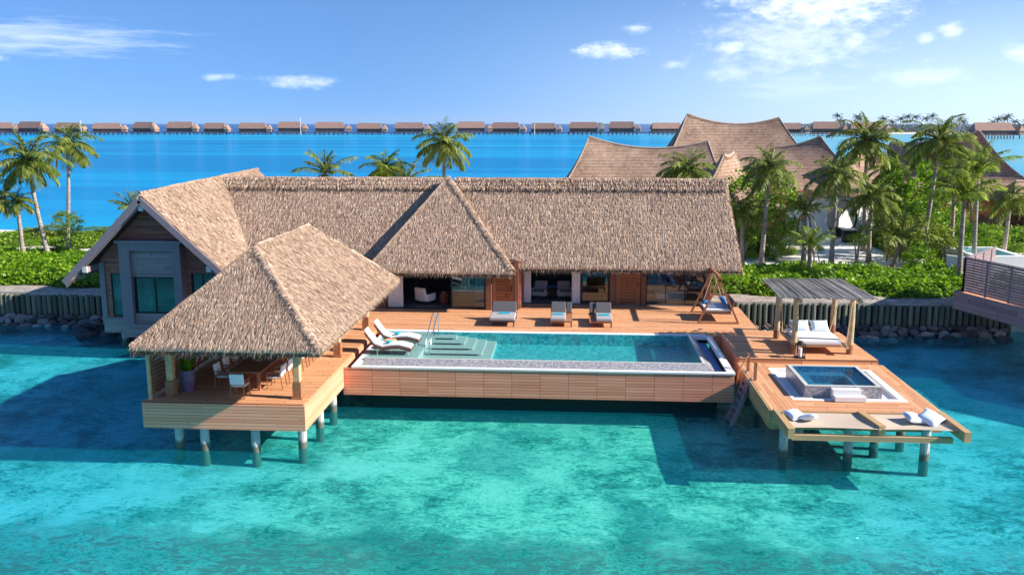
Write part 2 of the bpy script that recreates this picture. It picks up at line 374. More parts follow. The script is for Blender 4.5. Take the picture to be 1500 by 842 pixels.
# ------------------------------------------------------------------ thatch
def blades(mb,A,B,C,D,dens=95,L=.42,w=.055,fringe=True,lift=.05):
    """straw blades over the slope quad A,B (top) C,D (bottom, C under B)"""
    A,B,C,D=[Vector(p) for p in (A,B,C,D)]
    nrm=((B-A)+(C-D)).cross((D-A)+(C-B)).normalized()
    if nrm.z<0: nrm=-nrm
    area=((B-A).length+(C-D).length)/2*((D-A).length+(C-B).length)/2
    down=Vector((0,0,-1)); down=(down-nrm*down.dot(nrm)).normalized(); side=down.cross(nrm)
    V=mb.v; F=mb.f
    def blade(p,L,w,drop=0):
        a=ru(-.16,.16); d=(down*math.cos(a)+side*math.sin(a)); 
        if drop: d=(d+Vector((0,0,-drop))).normalized()
        tw=ru(-.5,.5); sd=(side*math.cos(tw)+nrm*math.sin(tw))*w/2
        t=p+d*L+nrm*ru(0,lift); n=len(V)
        V.append(tuple(p-sd)); V.append(tuple(p+sd)); V.append(tuple(t)); F.append((n,n+1,n+2))
    N=int(area*dens); rows=max(1,int((D-A).length/.26))
    for i in range(N):
        v=(int(rnd()*rows)+.5+ru(-.2,.2))/rows if rnd()<.68 else rnd(); u=rnd()
        # equal density on triangles: skip by row width
        top=(B-A).length; bot=(C-D).length; wd=top+(bot-top)*v
        if rnd()*max(top,bot)>wd: 
            v=math.sqrt(rnd()) if bot>top else v
        p=(A+(B-A)*u)*(1-v)+(D+(C-D)*u)*v
        blade(p+nrm*ru(.0,.05),L*ru(.6,1.2),w*ru(.6,1.5))
    if fringe:
        e=C-D; n=int(e.length*150)
        for i in range(n):
            p=D+e*rnd()-down*ru(.0,.25)-nrm*ru(0,.30)
            blade(p,ru(.24,.38),w*ru(.8,1.3),ru(.4,1.0))
def verge(mb,P,Q,out,n=60):
    """straw ends along a gable verge / ridge from P to Q, combed to `out`"""
    P=Vector(P);Q=Vector(Q);o=Vector(out).normalized(); d=(Q-P); ax=d.normalized()
    for i in range(int(d.length*n)):
        p=P+d*rnd()+Vector((0,0,ru(-.12,.04))); a=ax*ru(-.35,.35)
        dr=(o+a).normalized(); L=ru(.12,.3); sd=dr.cross(Vector((ru(-1,1),ru(-1,1),1))).normalized()*ru(.02,.035)
        mb.add([p-sd,p+sd,p+dr*L],[(0,1,2)])
def roll(mb,P,Q,r=.14,wide=.34,n=210):
    """thick straw ridge roll"""
    P=Vector(P);Q=Vector(Q); ax=(Q-P).normalized(); up=Vector((0,0,1)); s=ax.cross(up).normalized(); u=s.cross(ax).normalized()
    m=max(3,int((Q-P).length/.4))
    mb.tube([P+(Q-P)*i/m+u*ru(-.02,.03) for i in range(m+1)],[r*ru(.85,1.1) for _ in range(m+1)],8)
    for i in range(int((Q-P).length*n)):
        sg=1 if rnd()<.5 else -1; th=ru(0,1.2)
        p=P+(Q-P)*rnd()+(s*sg*math.sin(th)+u*math.cos(th))*r*1.02
        d=(s*sg*math.cos(th)*1-u*math.sin(th)*1.1-up*.25+ax*ru(-.5,.5)).normalized(); L=ru(.5,1.)*wide
        sd=(ax+u*ru(-.4,.4)).normalized()*ru(.018,.035); mb.add([p-sd,p+sd,p+d*L],[(0,1,2)])
def thatch_plane(mb,under,A,B,C,D,th=.26,**k):
    A,B,C,D=[Vector(p) for p in (A,B,C,D)]
    pts=[A,B,C,D] if (A-B).length>.02 else [A,C,D]
    off=Vector((0,0,-th)); mb.slab(pts,off*.55)
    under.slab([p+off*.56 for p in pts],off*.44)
    blades(mb,A,B,C,D,**k)

# ================================================================== ISLAND
def hill(x,y): return 0
gp=[(-80,49.3),(-24,49.3),(7.5,49.3),(20,49.3),(24,49.3),(60,49.3),(75,60),(72,92),(48,100),(20,108),(2,100),(-2,84),(-20,80),(-34,79),(-46,78),(-60,80),(-80,77)]
g=MB(); g.slab([(x,y,1.5) for x,y in gp],(0,0,-2.6))
struct('sand_ground',g,M['sand'])
# raised dune lip behind the log walls
def lip(x0,x1,y0,n):
    m=MB(); 
    for i in range(n+1):
        x=x0+(x1-x0)*i/n
        for j in range(6):
            z=1.505+.12*math.sin(PI*j/5)*(.5+1.0*noise.noise((x*.8,j*.7,3))); m.v.append((x,y0+j*.45,z))
    for i in range(n):
        for j in range(5):
            a=i*6+j; m.f.append((a,a+6,a+7,a+1))
    return m
struct('sand_ground',lip(7.6,24,49.3,60),M['shore'],smooth=True)
struct('sand_ground',lip(-60,-24,49.3,90),M['shore'],smooth=True)

# log sea walls
def logwall(x0,x1,y,label,sp=.325):
    rt=root('log_seawall',((x0+x1)/2,y,0),label,'sea wall'); x=x0; n=0
    while x<x1 and n<100:
        r=sp*.40; yy=y+ru(-.03,.03); m=MB(); h=1.5+ru(-.05,.05); l=ru(-.03,.03)
        m.tube([(x,yy,-.9),(x+l*.5,yy,.4),(x+l,yy,h-.03),(x+l,yy,h)],[r*1.02,r,r*.93,r*.82],9)
        build('log',m,M['log'],rt,smooth=False); x+=sp*ru(.95,1.05); n+=1
    build('backing',MB().box(x0,y+.12,-.9,x1,y+.30,1.38),M['roomdark'],rt)
logwall(7.9,24.,49.0,'sea wall of upright round logs on the right, behind the pergola')
logwall(-40.,-23.9,48.6,'sea wall of upright round logs on the left, running up to the gable end')
# rocks
def rockmesh(seed,dark=False):
    m=MB(); n=9; k=6; random.seed(seed)
    for i in range(k+1):
        th=PI*i/k
        for j in range(n):
            ph=2*PI*j/n; d=Vector((math.sin(th)*math.cos(ph),math.sin(th)*math.sin(ph),math.cos(th)))
            q=1+.45*noise.noise(d*1.3+Vector((seed*3.1,0,0)))+.15*noise.noise(d*3+Vector((seed,5,0)))
            q=round(q*7)/7*.5+q*.5
            m.v.append(tuple(Vector((d.x*1.15,d.y*.9,d.z*.75))*q))
    for i in range(k):
        for j in range(n):
            a=i*n+j; b=i*n+(j+1)%n; m.f.append((a,a+n,b+n,b))
    me=bpy.data.meshes.new('rock'); me.from_pydata(m.v,[],m.f); me.update(); me.materials.append(M['rockdark'] if dark else M['rock']); return me
rm=[rockmesh(i) for i in range(8)]; rd=[rockmesh(i+20,True) for i in range(4)]
random.seed(11)
def rock(me,x,y,z,s,label,group):
    o=bpy.data.objects.new('rock',me); col.objects.link(o); o.location=(x,y,z); o.scale=(s*ru(.8,1.3),s*ru(.8,1.1),s*ru(.7,1)); o.rotation_euler=(ru(-.4,.4),ru(-.4,.4),ru(0,6))
    tag(o,label,'rock',group)
for row,(yy,zz,s) in enumerate([(48.55,.22,.30),(48.05,.05,.34),(47.5,-.15,.32)]):
    x=8.3+row*.2
    while x<23.5:
        rock(random.choice(rm),x,yy+ru(-.15,.15),zz+ru(-.05,.08),s*ru(.6,1.1),'grey and white rock at the foot of the right-hand log sea wall','rocks along the right log sea wall'); x+=ru(.42,.62)
    x=-40+row*.2
    while x<-24.5:
        rock(random.choice(rm),x,yy-.3+ru(-.15,.15),zz+ru(-.05,.08),s*ru(.65,1.15),'brown grey rock at the foot of the left-hand log sea wall','rocks along the left log sea wall'); x+=ru(.5,.75)
for i in range(16):
    rock(random.choice(rd),-25.3+ru(-.9,2.4),46.6+ru(-1.8,.6),ru(-.1,.35),ru(.45,.75),'dark wet boulder heaped in the water below the gable end','boulders below the gable end')

# ================================================================== CAMERA / LIGHT
cam=bpy.data.cameras.new('camera'); co_=bpy.data.objects.new('camera',cam); col.objects.link(co_); sc.camera=co_
cam.lens=1300/1500*36; cam.sensor_width=36; cam.clip_end=20000; cam.clip_start=.5
co_.location=(0,0,11.3); co_.rotation_euler=(R(90)-math.atan(241/1300),0,R(3.894))
EL=30.; AZ=-7.   # azimuth of the sun measured from +X (negative = towards the viewer)
sv=Vector((math.cos(R(EL))*math.cos(R(AZ)),math.cos(R(EL))*math.sin(R(AZ)),math.sin(R(EL))))
sl=bpy.data.lights.new('sun','SUN'); sl.energy=5.0; sl.angle=R(.6); sl.color=(1,.93,.83)
so=bpy.data.objects.new('sun',sl); col.objects.link(so); so.rotation_euler=sv.to_track_quat('Z','Y').to_euler(); so.location=(60,0,60)
w=bpy.data.worlds.new('World'); sc.world=w; w.use_nodes=True; t=NT(w.node_tree); t.n.clear()
sky=t.new('ShaderNodeTexSky',sky_type='NISHITA'); sky.sun_disc=False; sky.sun_elevation=R(EL); sky.sun_rotation=R(90-AZ); sky.air_density=1.; sky.dust_density=.4; sky.ozone_density=3.; sky.altitude=0
tc=t.new('ShaderNodeTexCoord').outputs['Generated']; s=t.sep(tc)
up=t.new('ShaderNodeCombineXYZ'); t.l.new(s[0],up.inputs[0]); t.l.new(s[1],up.inputs[1]); t.l.new(t.math('ADD',t.math('ABSOLUTE',s[2]),.20),up.inputs[2]); t.l.new(up.outputs[0],sky.inputs[0])
az=t.math('MULTIPLY',t.math('ARCTAN2',s[0],s[1]),180/PI); el=t.math('MULTIPLY',t.math('ARCSINE',s[2]),180/PI)
cv=t.new('ShaderNodeCombineXYZ'); t.l.new(az,cv.inputs[0]); t.l.new(t.math('MULTIPLY',el,2.2),cv.inputs[1])
cn=t.noise(cv.outputs[0],.8,8,.66); cn2=t.noise(t.scale(cv.outputs[0],.35,1.6,1),.8,5,.6)
tot=None
# px, py, rx, ry (photo pixels), strength, wispy
CL=[(1185,15,125,42,.95,0),(1150,62,120,55,.5,0),(1062,75,26,13,.7,0),(1235,68,26,13,.7,0),(885,77,48,12,.85,0),(928,47,20,7,.6,0),(1336,69,14,8,.6,0),(1371,60,16,11,.7,0),(445,122,52,10,.6,0),(333,117,24,6,.5,0),(80,72,150,22,.45,1),(5,97,24,8,.6,0),(1060,110,40,14,.4,0),(980,97,22,6,.4,0),(1490,92,35,16,.6,0),(1340,118,60,16,.35,0),(1150,130,90,20,.2,1)]
yaw=3.894
for px,py,rx,ry,st,wi in CL:
    a0=math.degrees(math.atan((px-750)/1300.))-yaw; e0=(180-py)/1345.*57.3; ra=rx/1345.*57.3; re=ry/1345.*57.3
    dx=t.math('DIVIDE',t.math('SUBTRACT',az,a0),ra); dy=t.math('DIVIDE',t.math('SUBTRACT',el,e0),re)
    d=t.math('ADD',t.math('MULTIPLY',dx,dx),t.math('MULTIPLY',dy,dy)); gsn=t.math('MULTIPLY',t.math('EXPONENT',t.math('MULTIPLY',d,-.8)),1.)
    nn=cn2 if wi else cn
    c=t.smooth(t.math('ADD',t.math('MULTIPLY',gsn,.55),nn),.66,1.18)
    c=t.math('MULTIPLY',c,st*.78)
    tot=c if tot is None else t.math('MAXIMUM',tot,c)
pale=t.math('MULTIPLY',t.smooth(az,-16.,32.),t.smooth(el,11.,-1.))
skc=t.mix(1.,sky.outputs[0],(.58,.80,1.02),'MULTIPLY')
skc=t.mix(t.math('ADD',t.math('MULTIPLY',pale,.72),.0),skc,(5.4,6.5,7.7))
bgc=t.mix(tot,skc,(7.4,7.7,8.3))
bg=t.new('ShaderNodeBackground'); t.l.new(bgc,bg.inputs[0]); bg.inputs[1].default_value=.115
wo=t.new('ShaderNodeOutputWorld'); t.l.new(bg.outputs[0],wo.inputs[0])
sc.view_settings.view_transform='Standard'; sc.view_settings.look='None'; sc.view_settings.exposure=.86; sc.view_settings.gamma=1
sc.render.engine='CYCLES'
cy=sc.cycles; cy.max_bounces=7; cy.diffuse_bounces=3; cy.glossy_bounces=3; cy.transparent_max_bounces=12; cy.transmission_bounces=4; cy.caustics_reflective=False; cy.caustics_refractive=False
# ================================================================== MAIN VILLA
V=root('overwater_villa',(-6,46,1.8),'long timber villa with thatched roofs, hipped centre bay and gabled left wing','villa')
rf=MB(); un=MB()
# main slopes (front, back)
thatch_plane(rf,un,(-20.5,50,8.15),(8.4,50,8.15),(8.55,44.95,4.06),(-17.5,44.95,4.06),dens=430,w=.030,L=.30,lift=.03)
thatch_plane(rf,un,(-19,50,8.15),(8.4,50,8.15),(8.55,55.2,3.9),(-19,55.2,3.9),dens=12)
verge(rf,(8.42,50,8.15),(8.57,44.95,3.95),(.6,-.3,-1),130)
mr=build('roof',rf,M['straw'],V); 
# hipped centre bay
hp=MB(); A=(-6.95,49.3,8.30); L=(-10.35,43.55,4.02); Rr=(-2.95,43.55,4.02)
thatch_plane(hp,un,A,A,Rr,L,dens=460,w=.030,L=.30,lift=.03,th=.3)
LB=(-9.9,45.6,3.9); RB=(-3.4,45.6,3.9)
thatch_plane(hp,un,A,A,LB,L,dens=70,fringe=False); thatch_plane(hp,un,A,A,RB,Rr,dens=70,fringe=False)
roll(hp,A,Rr,.13,.3); roll(hp,A,L,.07,.25)
build('hip_roof',hp,M['straw'],V)
# ridge cap of shaggy straw
rc=MB()
for x0,x1 in ((-20.4,-7.3),(-6.6,8.45)):
    rc.tube([(x0+(x1-x0)*i/24,50,8.16+ru(-.015,.02)) for i in range(25)],.12,8)
    blades(rc,(x0,49.95,8.28),(x1,49.95,8.28),(x1,49.25,7.72),(x0,49.25,7.72),dens=260,L=.35,lift=.12,fringe=True)
build('ridge_cap',rc,M['straw'],mr)
# gabled wing
gw=MB(); R0=Vector((-20.95,41.75,7.9)); R1=Vector((-19.6,54.5,8.45))
thatch_plane(gw,un,R0,R1,(-15.9,54.5,4.2),(-16.75,41.75,3.95),dens=430,w=.030,L=.30,lift=.03)
thatch_plane(gw,un,R1,R0,(-24.95,41.75,3.85),(-24.2,54.5,4.2),dens=20)
roll(gw,R0+Vector((0,.1,.02)),R1,.10,.22,150)
build('wing_roof',gw,M['straw'],V)
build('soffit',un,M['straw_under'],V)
vb=MB()
for P,Q in (((-20.95,41.70,7.62),(-25.1,41.70,3.50)),((-20.95,41.70,7.62),(-16.6,41.70,3.60))):
    vb.beam(P,Q,.07,.30); 
    P2=Vector(P)+Vector((0,.16,-.20)); Q2=Vector(Q)+Vector((0,.16,-.20)); vb.beam(P2,Q2,.05,.16)
build('verge_board',vb,M['trimgrey'],V)
for (x,z) in ((-20.95,7.22),(-24.05,4.15),(-17.75,4.25)):
    p=build('purlin',MB().box(x-.11,41.9,z-.13,x+.11,43.1,z+.13),M['trimgrey'],V)
    build('end_cap',MB().box(x-.12,41.80,z-.14,x+.12,41.898,z+.14),M['white'],p)
# wing walls
GY=43.0
pent=[(-23.85,GY,1.5),(-17.6,GY,1.5),(-17.6,GY,4.25),(-20.95,GY,7.45),(-23.85,GY,4.5)]
def wallholes(name,x0,x1,y,z0,z1,holes,mt,th=.16,parent=V):
    """wall in the XZ plane with rectangular holes (x0,x1,z0,z1)"""
    m=MB(); xs=sorted({x0,x1}|{h[0] for h in holes}|{h[1] for h in holes}); zs=sorted({z0,z1}|{h[2] for h in holes}|{h[3] for h in holes})
    for i in range(len(xs)-1):
        run=None
        for j in range(len(zs)-1):
            cx=(xs[i]+xs[i+1])/2; cz=(zs[j]+zs[j+1])/2
            if any(h[0]<cx<h[1] and h[2]<cz<h[3] for h in holes): continue
            m.box(xs[i],y,zs[j],xs[i+1],y+th,zs[j+1])
    return builds(name,m,mt,parent)
wallholes('gable_wall',-23.85,-17.6,GY,1.5,4.2,[(-23.4,-22.5,1.55,3.8),(-22.0,-19.8,1.5,4.2),(-19.2,-18.0,2.0,3.85)],M['siding'])
gt=MB(); gt.slab([(-23.85,GY+.002,4.2),(-17.6,GY+.002,4.2),(-17.6,GY+.002,4.3),(-20.95,GY+.002,7.5),(-23.85,GY+.002,4.55)],(0,.15,0)); builds('gable_wall',gt,M['siding'],V)
builds('side_wall',MB().box(-23.85,43.18,1.5,-23.7,54,4.4).box(-17.75,43.18,1.5,-17.6,45,4.2),M['sidingY'],V)
builds('base_siding',MB().box(-23.9,42.93,.72,-17.5,43.10,1.47).box(-23.9,43.1,.72,-23.75,54,1.47),M['siding_grey'],V)
build('corner_post',MB().box(-23.93,42.9,1.475,-23.66,43.17,4.35),M['trimgrey'],V)
build('sill_band',MB().box(-23.95,42.88,1.36,-17.5,43.0,1.50),M['trimgrey'],V)
def window(x0,x1,z0,z1,y,panes=1,fw=.05,glass='glass',fm='dark',name='window'):
    f=MB(); f.box(x0,y,z0,x1,y+.07,z0+fw).box(x0,y,z1-fw,x1,y+.07,z1).box(x0,y,z0+fw,x0+fw,y+.07,z1-fw).box(x1-fw,y,z0+fw,x1,y+.07,z1-fw)
    for k in range(1,panes):
        xx=x0+(x1-x0)*k/panes; f.box(xx-fw/2,y+.002,z0+fw,xx+fw/2,y+.068,z1-fw)
    o=build(name,f,M[fm],V)
    for k in range(panes):
        a=x0+(x1-x0)*k/panes+fw*.6; b=x0+(x1-x0)*(k+1)/panes-fw*.6
        build('pane',MB().box(a,y+.03,z0+fw,b,y+.045,z1-fw),M[glass],o)
    return o
window(-23.4,-22.5,1.55,3.8,GY+.03)
window(-19.2,-18.0,2.0,3.85,GY+.03,2)
# bay window box
bb=MB(); BY=42.35
bb.box(-22.55,BY,1.3,-22.0,GY-.01,5.42).box(-19.8,BY,1.3,-19.4,GY-.01,5.42).box(-22.0,BY,5.05,-19.8,GY-.01,5.42)
bb.box(-22.68,BY-.12,5.42,-19.27,GY-.01,5.56)
bw=build('bay_window',bb,M['trimgrey'],V)
builds('siding_panel',MB().box(-22.0,BY+.22,3.70,-19.8,GY-.012,5.05).box(-22.0,BY+.22,1.3,-19.8,GY-.012,1.82),M['siding_grey'],bw)
builds('base_siding',MB().box(-22.6,BY+.04,.62,-19.38,42.92,1.29),M['siding_grey'],bw)
o=window(-22.0,-19.8,1.82,3.70,BY+.25,2,.08)
# room seen through the gable windows
build('interior_wall',MB().box(-23.6,46.4,1.5,-17.8,46.5,4.2),M['tile'],V)
build('interior_floor',MB().box(-23.65,43.2,1.38,-17.8,46.38,1.48),M['tile'],V)
for x0,x1 in ((-23.38,-22.9),(-21.9,-21.5),(-20.2,-19.9)):
    c=MB(); n=16
    for i in range(n+1):
        xx=x0+(x1-x0)*i/n; yy=43.42+.04*math.sin(i*2.3)
        c.v+= [(xx,yy,1.6),(xx,yy,3.9),(xx,yy+.02,1.6),(xx,yy+.02,3.9)]
    for i in range(n):
        a=i*4; c.f+=[(a,a+4,a+5,a+1),(a+2,a+3,a+7,a+6)]
    build('curtain',c,M['whitefab'],V)

# front facade, left section (y 44.75)
Y1=44.75; Y2=46.35; ZF=1.8
build('wall',MB().box(-17.6,Y1,1.8,-9.75,Y1+.15,4.4),M['siding'],V)
builds('floor',MB().box(-17.5,Y1+.16,1.62,-2.75,53.9,1.84).box(-2.74,Y2-.05,1.62,7.2,53.9,1.84),M['tile'],V)
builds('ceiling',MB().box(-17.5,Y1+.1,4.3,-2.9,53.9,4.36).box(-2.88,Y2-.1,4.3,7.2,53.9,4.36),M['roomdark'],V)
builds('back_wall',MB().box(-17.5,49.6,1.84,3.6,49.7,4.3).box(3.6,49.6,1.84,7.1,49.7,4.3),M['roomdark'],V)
builds('back_wall',MB().box(-17.5,53.95,.9,7.3,54.1,4.4),M['siding'],V)
builds('partition',MB().box(-2.72,Y1+.3,1.84,-2.6,49.6,4.3).box(3.7,Y2+.2,1.84,3.8,49.6,4.3).box(2.1,Y2+.2,1.84,2.2,49.6,4.3),M['siding'],V)
builds('side_wall',MB().box(7.12,Y2,1.5,7.3,53.94,4.6),M['siding'],V)
gb=MB(); gb.slab([(7.14,Y2-.9,4.3),(7.14,53.9,4.3),(7.14,50,7.7)],(.14,0,0)); build('end_gable',gb,M['siding'],V)
def colm(x0,x1,y,z1=4.35,d=.28): build('column',MB().box(x0,y-.12,1.8,x1,y-.12+d,z1),M['trim'],V,bevel=.015)
colm(-9.95,-9.62,Y1); colm(-4.40,-4.10,Y1); colm(-2.93,-2.70,Y1+.1); colm(2.02,2.32,Y2); colm(3.66,3.92,Y2); colm(7.0,7.26,Y2)
builds('lintel',MB().box(-9.6,Y1+.02,4.12,-2.72,Y1+.2,4.35).box(-2.7,Y2+.02,4.12,7.1,Y2+.2,4.35),M['trim'],V)
def curtain(x0,x1,y,z0,z1,m='whitefab'):
    c=MB(); n=max(12,int((x1-x0)*40))
    for i in range(n+1):
        xx=x0+(x1-x0)*i/n; yy=y+.06*math.sin(i*1.45)
        c.v+=[(xx,yy,z0),(xx*.97+.03*(x0+x1)/2,yy,z1),(xx,yy+.03,z0),(xx*.97+.03*(x0+x1)/2,yy+.03,z1)]
    for i in range(n):
        a=i*4; c.f+=[(a,a+4,a+5,a+1),(a+2,a+3,a+7,a+6)]
    build('curtain',c,M[m],V,smooth=True)
curtain(-9.55,-8.72,Y1+.12,1.86,4.2,'whitefab'); curtain(-2.55,-2.15,Y2+.12,1.86,4.2); curtain(.02,.48,Y2+.12,1.86,4.2)
curtain(-5.0,-4.45,Y1+.5,1.86,4.2); 
window(-6.22,-4.42,1.84,4.12,Y1+.05,1,.08,'glass',name='sliding_door'); window(.52,2.0,1.84,4.12,Y2+.05,1,.08,'glass',name='sliding_door')
window(3.94,6.98,1.84,4.12,Y2+.03,3,.045,'clearglass',name='bathroom_glazing')
builds('door_track',MB().box(-9.6,Y1-.02,1.803,-4.4,Y1+.15,1.86).box(-2.68,Y2-.02,1.803,2.0,Y2+.15,1.86),M['dark'],V)
def door(x0,x1,y):
    f=MB().box(x0,y,1.81,x0+.2,y+.1,4.12).box(x1-.2,y,1.81,x1,y+.1,4.12)
    o=build('door',f,M['teak'],V); build('slat_panel',MB().box(x0+.2,y+.02,1.81,x1-.2,y+.08,4.12),M['doorwood'],o)
    build('handle',MB().box(x1-.17,y-.05,2.75,x1-.13,y-.002,3.05),M['dark'],o)
door(-4.08,-2.95,Y1+.16); door(2.34,3.64,Y2+.10)
for x,y in ((-4.25,Y1-.13),(3.79,Y2-.13)):
    w_=build('wall_lamp',MB().box(x-.06,y-.10,3.42,x+.06,y-.002,3.72),M['dark'],V); build('shade',MB().lathe([(.045,0),(.055,.10)],(x,y-.05,3.721),10),M['white'],w_)
# floor slab and piles of the house
builds('floor_slab',MB().box(-17.4,44.8,1.2,7.2,53.9,1.6).box(-23.7,43.12,1.0,-17.4,53.9,1.36),M['concrete'],V)
for x in (-23.2,-20.4,-18):
    for y in (43.6,47):
        build('pile',MB().tube([(x,y,-.9),(x,y,1.0)],.16,12),M['concrete'],V,smooth=False)

# ================================================================== MAIN DECK
D=root('timber_deck',(0,43,1.8),'broad reddish timber deck between the villa and the pool','deck')
bd=MB()
bd.box(-14.8,40.0,1.72,-2.72,44.74,1.8).box(-2.72,40.0,1.72,8.75,46.33,1.8).box(6.9,35.9,1.72,8.75,40.0,1.8)
bd.slab([(8.75,46.33,1.8),(8.75,40.6,1.8),(8.95,40.6,1.8),(8.05,46.33,1.8)][:0] or [(8.75,35.9,1.8),(12.5,35.9,1.8),(12.35,40.9,1.8),(8.75,40.9,1.8)],(0,0,-.08))
builds('deck_boards',bd,M['deck'],D)
builds('fascia',MB().box(6.83,35.95,1.0,6.9,40.0,1.795).box(12.42,35.95,1.15,12.5,40.9,1.715),M['fasciaY'],D)
builds('fascia',MB().box(6.4,40.0,1.0,6.83,40.07,1.715).box(-9.1,40.0,1.0,-8.75,40.07,1.715).box(8.8,40.84,1.2,12.4,40.9,1.715),M['fascia'],D)
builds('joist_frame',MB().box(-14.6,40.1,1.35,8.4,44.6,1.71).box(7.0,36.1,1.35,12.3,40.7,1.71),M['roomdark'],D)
for x in (-13,-9.5,-6,-2.5,1,4.5,7.6,10,12):
    for y in ((42.5,) if x<7 else (37,40.4)):
        build('pile',MB().tube([(x,y,-.9),(x,y,1.36)],.16,12),M['concrete'],D)

# ================================================================== POOL
P=root('swimming_pool',(-1.2,36.8,1.7),'long infinity pool with white coping, grey mosaic overflow slope and timber clad sides','swimming pool')
px0,px1,py0,py1=-8.72,6.38,33.8,39.95
builds('side_cladding',MB().box(px0,py0,.56,px1,py0+.06,1.678).box(px0-.37,py0,.56,px0-.003,py0+.06,1.678),M['pool_fascia'],P)
builds('side_cladding',MB().box(px1-.06,py0+.063,.56,px1,py1,1.678),M['pool_fasciaY'],P)
cp=MB(); zt=1.74
cp.box(px0-.02,py0-.03,1.68,px1+.02,py0+.20,zt)           # front
cp.box(px1-.27,py0+.20,1.68,px1+.02,py1,zt)           # right
cp.box(px0+.0,py1-.30,1.62,px1-.27,py1+.05,1.815)       # back
cp.box(px0-.02,py0+.20,1.68,px0+.25,py1-.30,zt)       # left
build('coping',cp,M['white'],P)
build('underside',MB().box(px0+.05,py0+.1,.58,px1-.1,py1,.64),M['concrete'],P)
# overflow slope of mosaic, front and right
ix0,ix1,iy0,iy1=px0+.25,5.30,34.98,py1-.32
ms=MB(); zr=1.80
ms.add([(ix0,py0+.21,1.50),(ix1+.52,py0+.21,1.50),(ix1+.10,iy0-.10,zr),(ix0,iy0-.10,zr)],[(0,1,2,3)])
ms.add([(ix1+.52,py0+.21,1.50),(ix1+.52,iy1,1.50),(ix1+.10,iy1,zr),(ix1+.10,iy0-.10,zr)],[(0,1,2,3)])
build('overflow_slope',ms,M['mosaic'],P)
build('gutter',MB().box(ix1+.52,py0+.21,1.44,px1-.28,iy1,1.49),M['gutter'],P)
build('rim',MB().box(ix0,iy0-.10,1.55,ix1+.10,iy0,zr+.012).box(ix1,iy0,1.55,ix1+.10,iy1,zr+.012),M['ledge'],P)
sh=MB(); lx=-6.35
sh.box(ix0,iy0,.9,lx,iy1,1.72)
build('sun_shelf',sh,M['ledge'],P)
st=MB(); shade_lines=MB()
for k,(y,x1,z) in enumerate([(38.9,-5.2,1.70),(38.25,-4.75,1.63),(37.6,-4.3,1.56),(36.95,-3.85,1.49),(36.3,-3.4,1.42)]):
    st.box(lx,y,.95,x1,iy1-.001*k,z); shade_lines.box(lx+.25,y-.012,z-.06,x1-.15,y-.002,z-.002)
so_=build('steps',st,M['ledge'],P); builds('step_shade',shade_lines,M['dark'],so_)  # black strips draw the shadow line under each step edge
ba=MB(); ba.box(lx,iy0,1.20,ix1,iy1,1.27); ba.box(lx,iy1,1.27,ix1+.1,iy1+.05,1.80).box(ix1-.04,iy0,1.27,ix1-.002,iy1,1.78).box(lx,iy0,1.27,ix1-.04,iy0+.03,1.78)
build('basin',ba,M['pool_tile'],P)
build('pool_water',MB().add([(ix0,iy0-.04,1.792),(ix1+.05,iy0-.04,1.792),(ix1+.05,iy1,1.792),(ix0,iy1,1.792)],[(0,1,2,3)]),M['poolwater'],P)
build('hull',MB().box(px0+.3,35.2,-.6,px1-.4,py1-.2,.575),M['dark'],P)  # black box added below the pool; its colour stands in for shade
for x in (-8.3,5.9):
    for y in (38.8,): build('pile',MB().tube([(x,y,-.9),(x,y,.85)],.16,12),M['concrete'],P)
hr=root('pool_handrail',(-6.2,38.5,1.7),'pair of polished steel handrails at the pool steps','handrail')
for dx in (0,.22):
    m=MB(); x=-6.35+dx
    m.tube([(x,36.7,1.3),(x+.05,37.6,2.1),(x+.14,38.6,2.84),(x+.16,38.9,2.9),(x+.15,39.05,2.8),(x+.1,39.2,2.2),(x+.08,39.35,1.7)],.022,8); build('rail',m,M['steel'],hr,smooth=True)

# ================================================================== DINING PAVILION
PV=root('dining_pavilion',(-11.9,33,1.8),'open dining pavilion on piles with a steep hipped thatched roof','pavilion')
x0,x1,y0,y1=-14.8,-9.12,28.65,40.0
builds('deck_boards',MB().box(x0,y0,1.72,x1,y1-.01,1.8),M['deck'],PV)
builds('fascia',MB().box(x0-.02,y0-.05,.86,x1+.05,y0,1.76),M['fascia'],PV)
builds('fascia',MB().box(x1,y0,.86,x1+.05,y1-.02,1.76).box(x0-.05,y0,.86,x0,y1,1.76),M['fasciaY'],PV)
build('floor_frame',MB().box(x0+.1,y0+.1,.95,x1-.1,y1-.1,1.60),M['concrete'],PV)
for (x,y) in [(-13.82,29.16),(-12.76,28.85),(-10.94,28.85),(-9.42,29.32),(-9.42,31.48),(-9.42,33.35),(-9.42,35.6),(-9.42,38),(-13.8,32.5),(-13.8,36),(-11.6,32.5),(-11.6,36)]:
    build('pile',MB().tube([(x,y,-.9),(x,y,.96)],.155,14),M['concrete'],PV,smooth=False)
pr_=MB(); pu=MB(); ex0,ex1,ey0,ey1=-14.75,-8.3,27.95,41.4; ez=3.93; cx=-11.5; T0=(cx,31.3,6.85); T1=(cx,37.9,6.85)
FL=(ex0,ey0,ez);FR=(ex1,ey0,ez);BR=(ex1,ey1,ez);BL=(ex0,ey1,ez)
kw=dict(dens=800,w=.021,L=.24,lift=.025)
thatch_plane(pr_,pu,T0,T0,FR,FL,**kw); thatch_plane(pr_,pu,T1,T0,FL,BL,dens=60,w=.05); thatch_plane(pr_,pu,T0,T1,BR,FR,**kw); thatch_plane(pr_,pu,T1,T1,BL,BR,dens=60)
roll(pr_,T0,FR,.10,.26); roll(pr_,T0,FL,.08,.24); roll(pr_,T0,T1,.12,.26); roll(pr_,T1,BR,.10,.24)
rfo=build('roof',pr_,M['straw'],PV); build('soffit',pu,M['straw_under'],PV)
